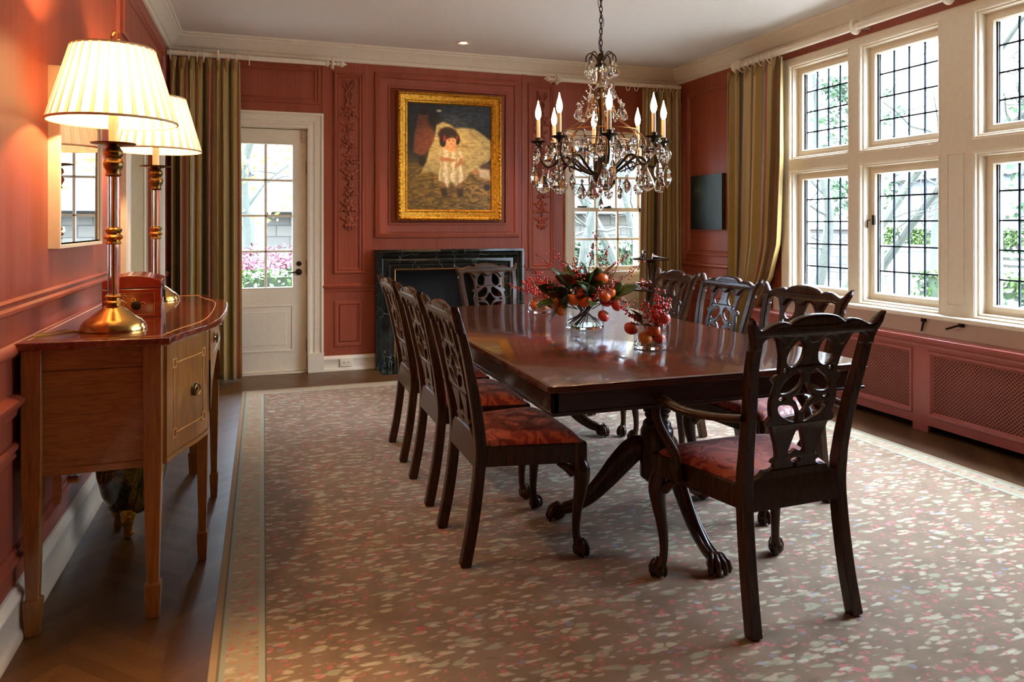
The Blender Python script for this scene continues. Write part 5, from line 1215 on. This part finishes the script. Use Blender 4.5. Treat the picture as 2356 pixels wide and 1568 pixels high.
def canvas(parent, x0, x1, z0, z1, nx, ny, fn, T):
    V = []; F = []; Cc = []
    for j in range(ny+1):
        for i in range(nx+1):
            u, v = i/nx, 1-j/ny; V.append(T(x0+(x1-x0)*u, z0+(z1-z0)*(1-v))); q = fn(u, v); Cc.append(C(*[max(0, min(255, t)) for t in q]))
    for j in range(ny):
        for i in range(nx): k = j*(nx+1)+i; F.append((k, k+1, k+nx+2, k+nx+1))
    me = bpy.data.meshes.new('canvas'); me.from_pydata(V, [], F); at_ = me.color_attributes.new('paint', 'FLOAT_COLOR', 'POINT')
    for i, q in enumerate(Cc): at_.data[i].color = q
    o = bpy.data.objects.new('canvas', me); COL.objects.link(o); o.parent = parent
    if 'oil_paint' not in bpy.data.materials:
        t = NT('oil_paint'); a = t.n('ShaderNodeAttribute', attribute_name='paint'); n = t.noise(t.coord(), 60, 3); t.bump(n.outputs[0], .15, .002); t.fin(a.outputs[0], .35)
    me.materials.append(bpy.data.materials['oil_paint']); return o
canvas(pt, PX0+.10-1.655, PX1-.10-1.655, PZ0+.10-1.93, PZ1-.10-1.93, 150, 180, paint, lambda x, z: (x, -.018, z))
MB().box(PX0+.05-1.655, PX1-.05-1.655, -.014, .012, PZ0+.05-1.93, PZ1-.05-1.93).build('stretcher_back', M_BLACK, pt, flat=True)
# small dark picture on the right wall
sp_ = empty('small_picture', (RX, 6.07, 1.52)); tag(sp_, 'small unframed dark green canvas on the right wall between the two far curtains', 'painting')
def murk(u, v):
    n = vn(u, v, 5); n2 = vn(u, v, 14); c = sway((18, 26, 24), (48, 66, 64), max(0, min(1, u*.8+.3*n-.1)))
    c = sway(c, (96, 104, 84), .65*els(u, v, .24, .26, .14, .10, .9)*n2*1.6 if els(u, v, .24, .26, .14, .1, .9) > 0 else 0); c = sway(c, (84, 96, 80), .5*els(u, v, .45, .4, .16, .3, 1.2)); return sway(c, (14, 20, 20), .7*max(0, (v-.8)/.2))
MB().box(-.042, 0, -.26, .26, -.265, .265).build('canvas_edge', plain('dark_canvas_edge', C(50, 30, 20), .7), sp_, flat=True)
canvas(sp_, -.26, .26, -.265, .265, 60, 60, lambda u, v: murk(u, v), lambda x, z: (-.0425, -x, z))
# ------------------------------------------------------------------ garden outside
M_GROUND = plain('pale_gravel', C(104, 102, 96), .9, vary=.1)
M_BARK = plain('grey_bark', C(38, 42, 32), .9, vary=.25)
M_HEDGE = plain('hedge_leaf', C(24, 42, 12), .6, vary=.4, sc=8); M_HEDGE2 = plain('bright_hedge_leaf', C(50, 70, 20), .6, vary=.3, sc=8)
M_MAPLE = plain('purple_maple_leaf', C(92, 40, 54), .7, vary=.3, sc=8); M_YEL = plain('autumn_yellow_leaf', C(124, 124, 40), .6, vary=.25, sc=8)
M_FIR = plain('pale_evergreen', C(50, 72, 44), .8, vary=.3, sc=5)
def stonemat(name, a, b, sx, sz):
    t = NT(name); c = t.n('ShaderNodeTexCoord'); sp = t.n('ShaderNodeSeparateXYZ'); t.t.links.new(c.outputs['Object'], sp.inputs[0]); cb = t.n('ShaderNodeCombineXYZ')
    t.set(cb.inputs[0], t.math('ADD', sp.outputs[0], sp.outputs[1])); t.set(cb.inputs[1], sp.outputs[2]); br = t.n('ShaderNodeTexBrick'); t.t.links.new(cb.outputs[0], br.inputs[0])
    br.inputs['Color1'].default_value = a; br.inputs['Color2'].default_value = b; br.inputs['Mortar'].default_value = tuple(x*.5 for x in a[:3])+(1,); br.inputs['Scale'].default_value = 1; br.inputs['Brick Width'].default_value = sx; br.inputs['Row Height'].default_value = sz; br.inputs['Mortar Size'].default_value = .012
    return t.fin(br.outputs[0], .9)
M_SLATE = stonemat('slate_roof', C(34, 34, 42), C(44, 44, 54), .38, .20); M_STONE = stonemat('garden_stone', C(48, 46, 40), C(62, 59, 50), .5, .22); M_BRICK = stonemat('faded_brick', C(70, 44, 43), C(80, 56, 53), .22, .075)
gr = MB().box(-12, 45, BY+.25, 60, -.35, -.25).box(4.25, 45, -12, BY+.25, -.35, -.25).build('garden_ground', M_GROUND, flat=True); tag(struct(gr), 'pale gravel garden ground outside the windows', 'ground')
rt = random.Random(3)
struct(MB().hexa([(LX-1, BY+.25, 2.62), (RX+.3, BY+.25, 2.62), (RX+.3, BY+1.5, 2.45), (LX-1, BY+1.5, 2.45)], [(LX-1, BY+.25, 2.75), (RX+.3, BY+.25, 2.75), (RX+.3, BY+1.5, 2.52), (LX-1, BY+1.5, 2.52)]).build('trim_9', M_SLATE, flat=True))  # unseen roof eave added to cut sky light through back door and window
def leaves(m, n, fn, s, asp=.6):
    for _ in range(n):
        p = Vector(fn()); a = Vector((rt.gauss(0, 1), rt.gauss(0, 1), rt.gauss(0, 1))).normalized(); b = a.cross(Vector((rt.gauss(0, 1), rt.gauss(0, 1), rt.gauss(0, 1)))).normalized(); q = s*rt.uniform(.6, 1.3)
        m.add([tuple(p-a*q), tuple(p+b*q*asp), tuple(p+a*q), tuple(p-b*q*asp)], [(0, 1, 2, 3)])
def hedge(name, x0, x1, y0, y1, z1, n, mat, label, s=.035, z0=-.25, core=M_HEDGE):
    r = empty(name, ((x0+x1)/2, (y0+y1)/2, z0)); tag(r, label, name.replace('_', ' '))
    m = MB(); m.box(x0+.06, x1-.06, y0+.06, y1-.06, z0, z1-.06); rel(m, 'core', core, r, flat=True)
    def f():
        k = rt.random(); x, y, z = rt.uniform(x0, x1), rt.uniform(y0, y1), rt.uniform(z0, z1)
        if k < .35: z = z1-abs(rt.gauss(0, .04))
        elif k < .6: x = x0+abs(rt.gauss(0, .04))
        elif k < .95: y = y0+abs(rt.gauss(0, .04))
        else: x = x1
        return (x, y, z)
    m = MB(); leaves(m, n, f, s); rel(m, 'foliage', mat, r, flat=True); return r
def tree(loc, pts, r0, label, nb=14, bl=1.6, leaf=None, nl=0, name='garden_tree', ls=.06, seed=1, group=None, up=.6):
    rq = random.Random(seed); t = empty(name, loc); tag(t, label, 'tree', group)
    P = cr([tuple(p) for p in pts], 4, False); n = len(P); m = MB(); m.tube(P, [r0*(1-.65*i/(n-1)) for i in range(n)], 9); m.build('trunk', M_BARK, t)
    m = MB(); tips = []
    for k in range(nb):
        i = rq.randint(int(n*.3), n-1); p = Vector(P[i]); d = Vector((rq.gauss(0, 1), rq.gauss(0, 1), rq.uniform(-.1, 1)*up*2)).normalized(); L = bl*rq.uniform(.5, 1.2); pts_ = [p]
        for q in range(5): d = (d+Vector((rq.gauss(0, .3), rq.gauss(0, .3), rq.gauss(.05, .25)))).normalized(); pts_.append(pts_[-1]+d*L/5)
        r = r0*.34*rq.uniform(.4, 1); m.tube(pts_, [r*(1-.8*q/5) for q in range(6)], 6)
        for w_ in range(4):
            b = pts_[rq.randint(2, 5)]; e = b+Vector((rq.gauss(0, 1), rq.gauss(0, 1), rq.gauss(.2, .6))).normalized()*L*.45; m.tube([b, (b+e)/2+Vector((0, 0, .03)), e], [r*.35, r*.25, .003], 4); tips.append(e)
        tips.append(pts_[-1])
    m.build('branches', M_BARK, t)
    if leaf and nl:
        m = MB(); leaves(m, nl, lambda: rt.choice(tips)+Vector((rt.gauss(0, .16), rt.gauss(0, .16), rt.gauss(0, .13))), ls); m.build('foliage', leaf, t, flat=True)
    return t
G0 = -.25
# seen through the garden door
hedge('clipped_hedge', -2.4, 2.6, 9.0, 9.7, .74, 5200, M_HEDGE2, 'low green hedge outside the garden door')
r = empty('maple_shrub', (0, 10.9, G0)); tag(r, 'spreading pink-purple shrub behind the hedge outside the garden door', 'shrub')
m = MB(); leaves(m, 7000, lambda: (rt.gauss(0, .9), rt.gauss(0, .35), rt.uniform(.5, 1.28)-.12*abs(rt.gauss(0, 1))), .05, .25); m.build('foliage', M_MAPLE, r, flat=True); m = MB()
for k in range(14): a = k*.45; m.tube([(0, 0, 0), (.4*cos(a), .3*sin(a), .5), (1.0*cos(a), .5*sin(a), 1.0)], [.03, .02, .008], 5)
m.build('branches', M_BARK, r)
hs = empty('slate_roofed_outbuilding', (3, 15, G0)); tag(hs, 'stone outbuilding with a steep slate roof outside the garden door', 'building')
m = MB(); m.box(-2.95, 6, 0, 4, 0, 1.9); m.build('stone_wall', M_STONE, hs, flat=True)
m = MB(); m.hexa([(-3.15, -.3, 1.88), (6.2, -.3, 1.88), (6.2, 4.3, 1.88), (-3.15, 4.3, 1.88)], [(-3.15, 1.7, 4.6), (6.2, 1.7, 4.6), (6.2, 2.3, 4.6), (-3.15, 2.3, 4.6)]); m.build('roof', M_SLATE, hs, flat=True)
m = MB(); m.box(-3.2, 6.2, -.36, -.26, 1.80, 1.92); m.build('gutter', plain('gutter_lead', C(70, 70, 72), .7), hs, flat=True); MB().box(-2.4, -1.6, -.02, .02, .2, 1.5).build('window', M_BLACK, hs, flat=True)
h3 = empty('pale_house', (-4.3, 19, G0)); tag(h3, 'pale rendered house wall far left outside the garden door', 'building'); MB().box(-5, 4.1, 0, 4, 0, 4.6).build('rendered_wall', plain('pale_render', C(70, 70, 73), .9), h3, flat=True)
MB().box(-5.1, 4.2, -.2, 4.2, 2.9, 3.0).build('string_course', M_STONE, h3, flat=True)
tree((-.25, 12.6, G0), [(0, 0, 0), (.03, 0, 1.2), (-.05, .05, 2.4), (.2, 0, 3.6), (.1, 0, 4.8)], .10, 'tree with yellow autumn leaves outside the garden door', 18, 1.5, M_YEL, 2600, ls=.055, seed=4)
tree((1.5, 10.3, G0), [(0, 0, 0), (-.1, 0, 1.2), (-.3, .0, 2.2), (-.7, 0, 2.9)], .05, 'slim yellow-leaved sapling right of the garden door view', 14, 1.1, M_YEL, 1100, ls=.05, seed=9)
# seen through the back window
tree((4.0, 9.0, G0), [(0, 0, 0), (.12, 0, 1.2), (.42, 0, 2.4), (.5, 0, 3.6), (.3, .2, 4.6)], .085, 'grey leaning tree nearest outside the back window', 14, 1.6, seed=21)
tree((5.55, 10.6, G0), [(0, 0, 0), (-.15, 0, .9), (-.75, 0, 2.0), (-1.25, 0, 2.9), (-1.5, 0, 4)], .10, 'grey tree leaning left across the back window view', 16, 1.7, seed=22)
tree((6.7, 11.6, G0), [(0, 0, 0), (-.35, 0, 1.0), (-.7, 0, 2.6), (-.6, 0, 4.0)], .08, 'grey tree at the right of the back window view', 14, 1.7, seed=23)
hedge('laurel_bush', 5.0, 6.4, 11.3, 12.2, .95, 2400, M_HEDGE, 'round dark green laurel bush outside the back window', .06)
bh = empty('brick_house', (7.0, 17, G0)); tag(bh, 'faded red brick house beyond the trees outside the back window', 'building'); MB().box(-3.0, 3.2, 0, 4, 0, 3.3).build('brick_wall', M_BRICK, bh, flat=True); MB().hexa([(-3.2, -.3, 3.3), (3.4, -.3, 3.3), (3.4, 4.3, 3.3), (-3.2, 4.3, 3.3)], [(-3.2, 2, 5), (3.4, 2, 5), (3.4, 2.1, 5), (-3.2, 2.1, 5)]).build('roof', M_SLATE, bh, flat=True)
fn = empty('picket_fence', (5.2, 13.6, G0)); tag(fn, 'white picket fence low down outside the back window', 'fence'); m = MB()
for k in range(26): m.box(-1.5+k*.12, -1.5+k*.12+.06, 0, .02, 0, .95+.05*(k % 2))
m.build('picket_panel', M_CREAM, fn, flat=True); MB().box(-1.5, 1.6, .02, .05, .2, .26).box(-1.5, 1.6, .02, .05, .75, .81).build('rails', M_CREAM, fn, flat=True)
# seen through the right-hand windows
tree((7.0, 8.15, G0), [(0, 0, 0), (.1, -.25, 1.0), (.1, -.35, 1.9), (-.1, -.1, 2.9), (-.3, .3, 4.2)], .085, 'grey-green trunk at the left of the leaded windows view', 9, 1.3, seed=31)
tree((7.1, 7.9, G0), [(0, 0, 0), (.35, -.45, 1.3), (.75, -.8, 2.2), (.9, -1.5, 3.2), (.9, -2.1, 3.9)], .075, 'trunk leaning right across the first leaded window', 10, 1.3, seed=32)
tree((7.6, 8.25, G0), [(0, 0, 0), (.25, -.7, 1.1), (.4, -1.35, 2.0), (.5, -2.2, 2.7), (.4, -3.1, 3.2)], .07, 'low trunk reaching right across the middle leaded window', 10, 1.4, seed=33)
tree((11, 9.6, G0), [(0, 0, 0), (.1, 0, 1.8), (-.1, -.4, 3.4), (0, -.6, 5.2)], .10, 'bare tree standing beyond the hedge outside the leaded windows', 8, 1.6, seed=34)
tree((13.5, 16.0, G0), [(0, 0, 0), (.1, 0, 1.8), (.3, -.4, 3.8), (0, -.6, 6.2)], .13, 'tall bare tree far behind the first leaded window', 10, 2.0, seed=35)
hedge('box_hedge', 8.8, 9.7, 4.6, 8.05, .64, 5600, M_HEDGE2, 'clipped green box hedge outside the leaded windows', .04)
hedge('box_hedge', 7.0, 7.7, 3.4, 5.45, .52, 2600, M_HEDGE, 'darker green hedge nearest the right edge of the view', .045)
sw = empty('garden_wall', (15.5, 13, G0)); tag(sw, 'pale stone garden wall with ivy trailing over its top', 'wall'); m = MB(); m.box(-.2, .2, -3.6, 4.8, 0, 1.42); m.build('stone_wall', M_STONE, sw, flat=True); MB().box(-.27, .27, -3.65, 4.85, 1.42, 1.50).build('coping', plain('coping_stone', C(84, 82, 76), .9), sw, flat=True)
m = MB(); leaves(m, 2600, lambda: (-.24-abs(rt.gauss(0, .04)), rt.choice((-3, -2.2, -1.3, -.4, .8, 1.6))+rt.gauss(0, .26), 1.5-abs(rt.gauss(0, .36))), .05); m.build('ivy', M_HEDGE2, sw, flat=True)
gp = empty('gate_pier', (13.0, 11.9, G0)); tag(gp, 'white stone gate pier with flat cap in front of the garden wall', 'gate pier'); MB().box(-.3, .3, -.3, .3, 0, 1.0).build('shaft', plain('white_stone', C(112, 110, 106), .8), gp, flat=True); MB().box(-.38, .38, -.38, .38, 1.0, 1.12).build('cap', plain('white_stone_cap', C(106, 104, 100), .8), gp, bevel=.02)
bn = empty('garden_bench', (11.4, 8.3, G0)); tag(bn, 'white slatted garden bench beyond the hedge', 'bench')
for z in (.78, .90, 1.02): MB().box(.18, .21, -.8, .8, z, z+.06).build('back_slat', M_CREAM, bn, flat=True)
MB().box(-.25, .2, -.8, .8, .55, .6).build('seat', M_CREAM, bn, flat=True)
for y in (-.75, .72):
    for x in (-.22, .18): MB().box(x, x+.05, y, y+.05, 0, 1.08 if x > 0 else .56).build('leg', M_CREAM, bn, flat=True)
tree((14.5, 9.4, G0), [(0, 0, 0), (0, 0, 1.2), (0, 0, 2.2), (0, 0, 3.2)], .12, 'pale feathery evergreen at the right edge of the leaded windows view', 26, 1.2, M_FIR, 3000, ls=.09, seed=41, up=.1)
tree((19, 19.5, G0), [(0, 0, 0), (0, 0, 2), (0, 0.3, 4), (0, 0, 6)], .16, 'distant pale green tree behind the garden wall', 20, 1.6, M_FIR, 2600, ls=.1, seed=42)
hs2 = empty('pale_house', (21, 15.8, G0)); tag(hs2, 'pale distant house behind the garden wall outside the leaded windows', 'building'); MB().box(-1, 3, -3, 3, 0, 3.0).build('rendered_wall', plain('pale_render', C(70, 70, 73), .9), hs2, flat=True); MB().hexa([(-1.2, -3.2, 3), (3.2, -3.2, 3), (3.2, 3.2, 3), (-1.2, 3.2, 3)], [(.9, -3.2, 4.4), (1.1, -3.2, 4.4), (1.1, 3.2, 4.4), (.9, 3.2, 4.4)]).build('roof', M_SLATE, hs2, flat=True)
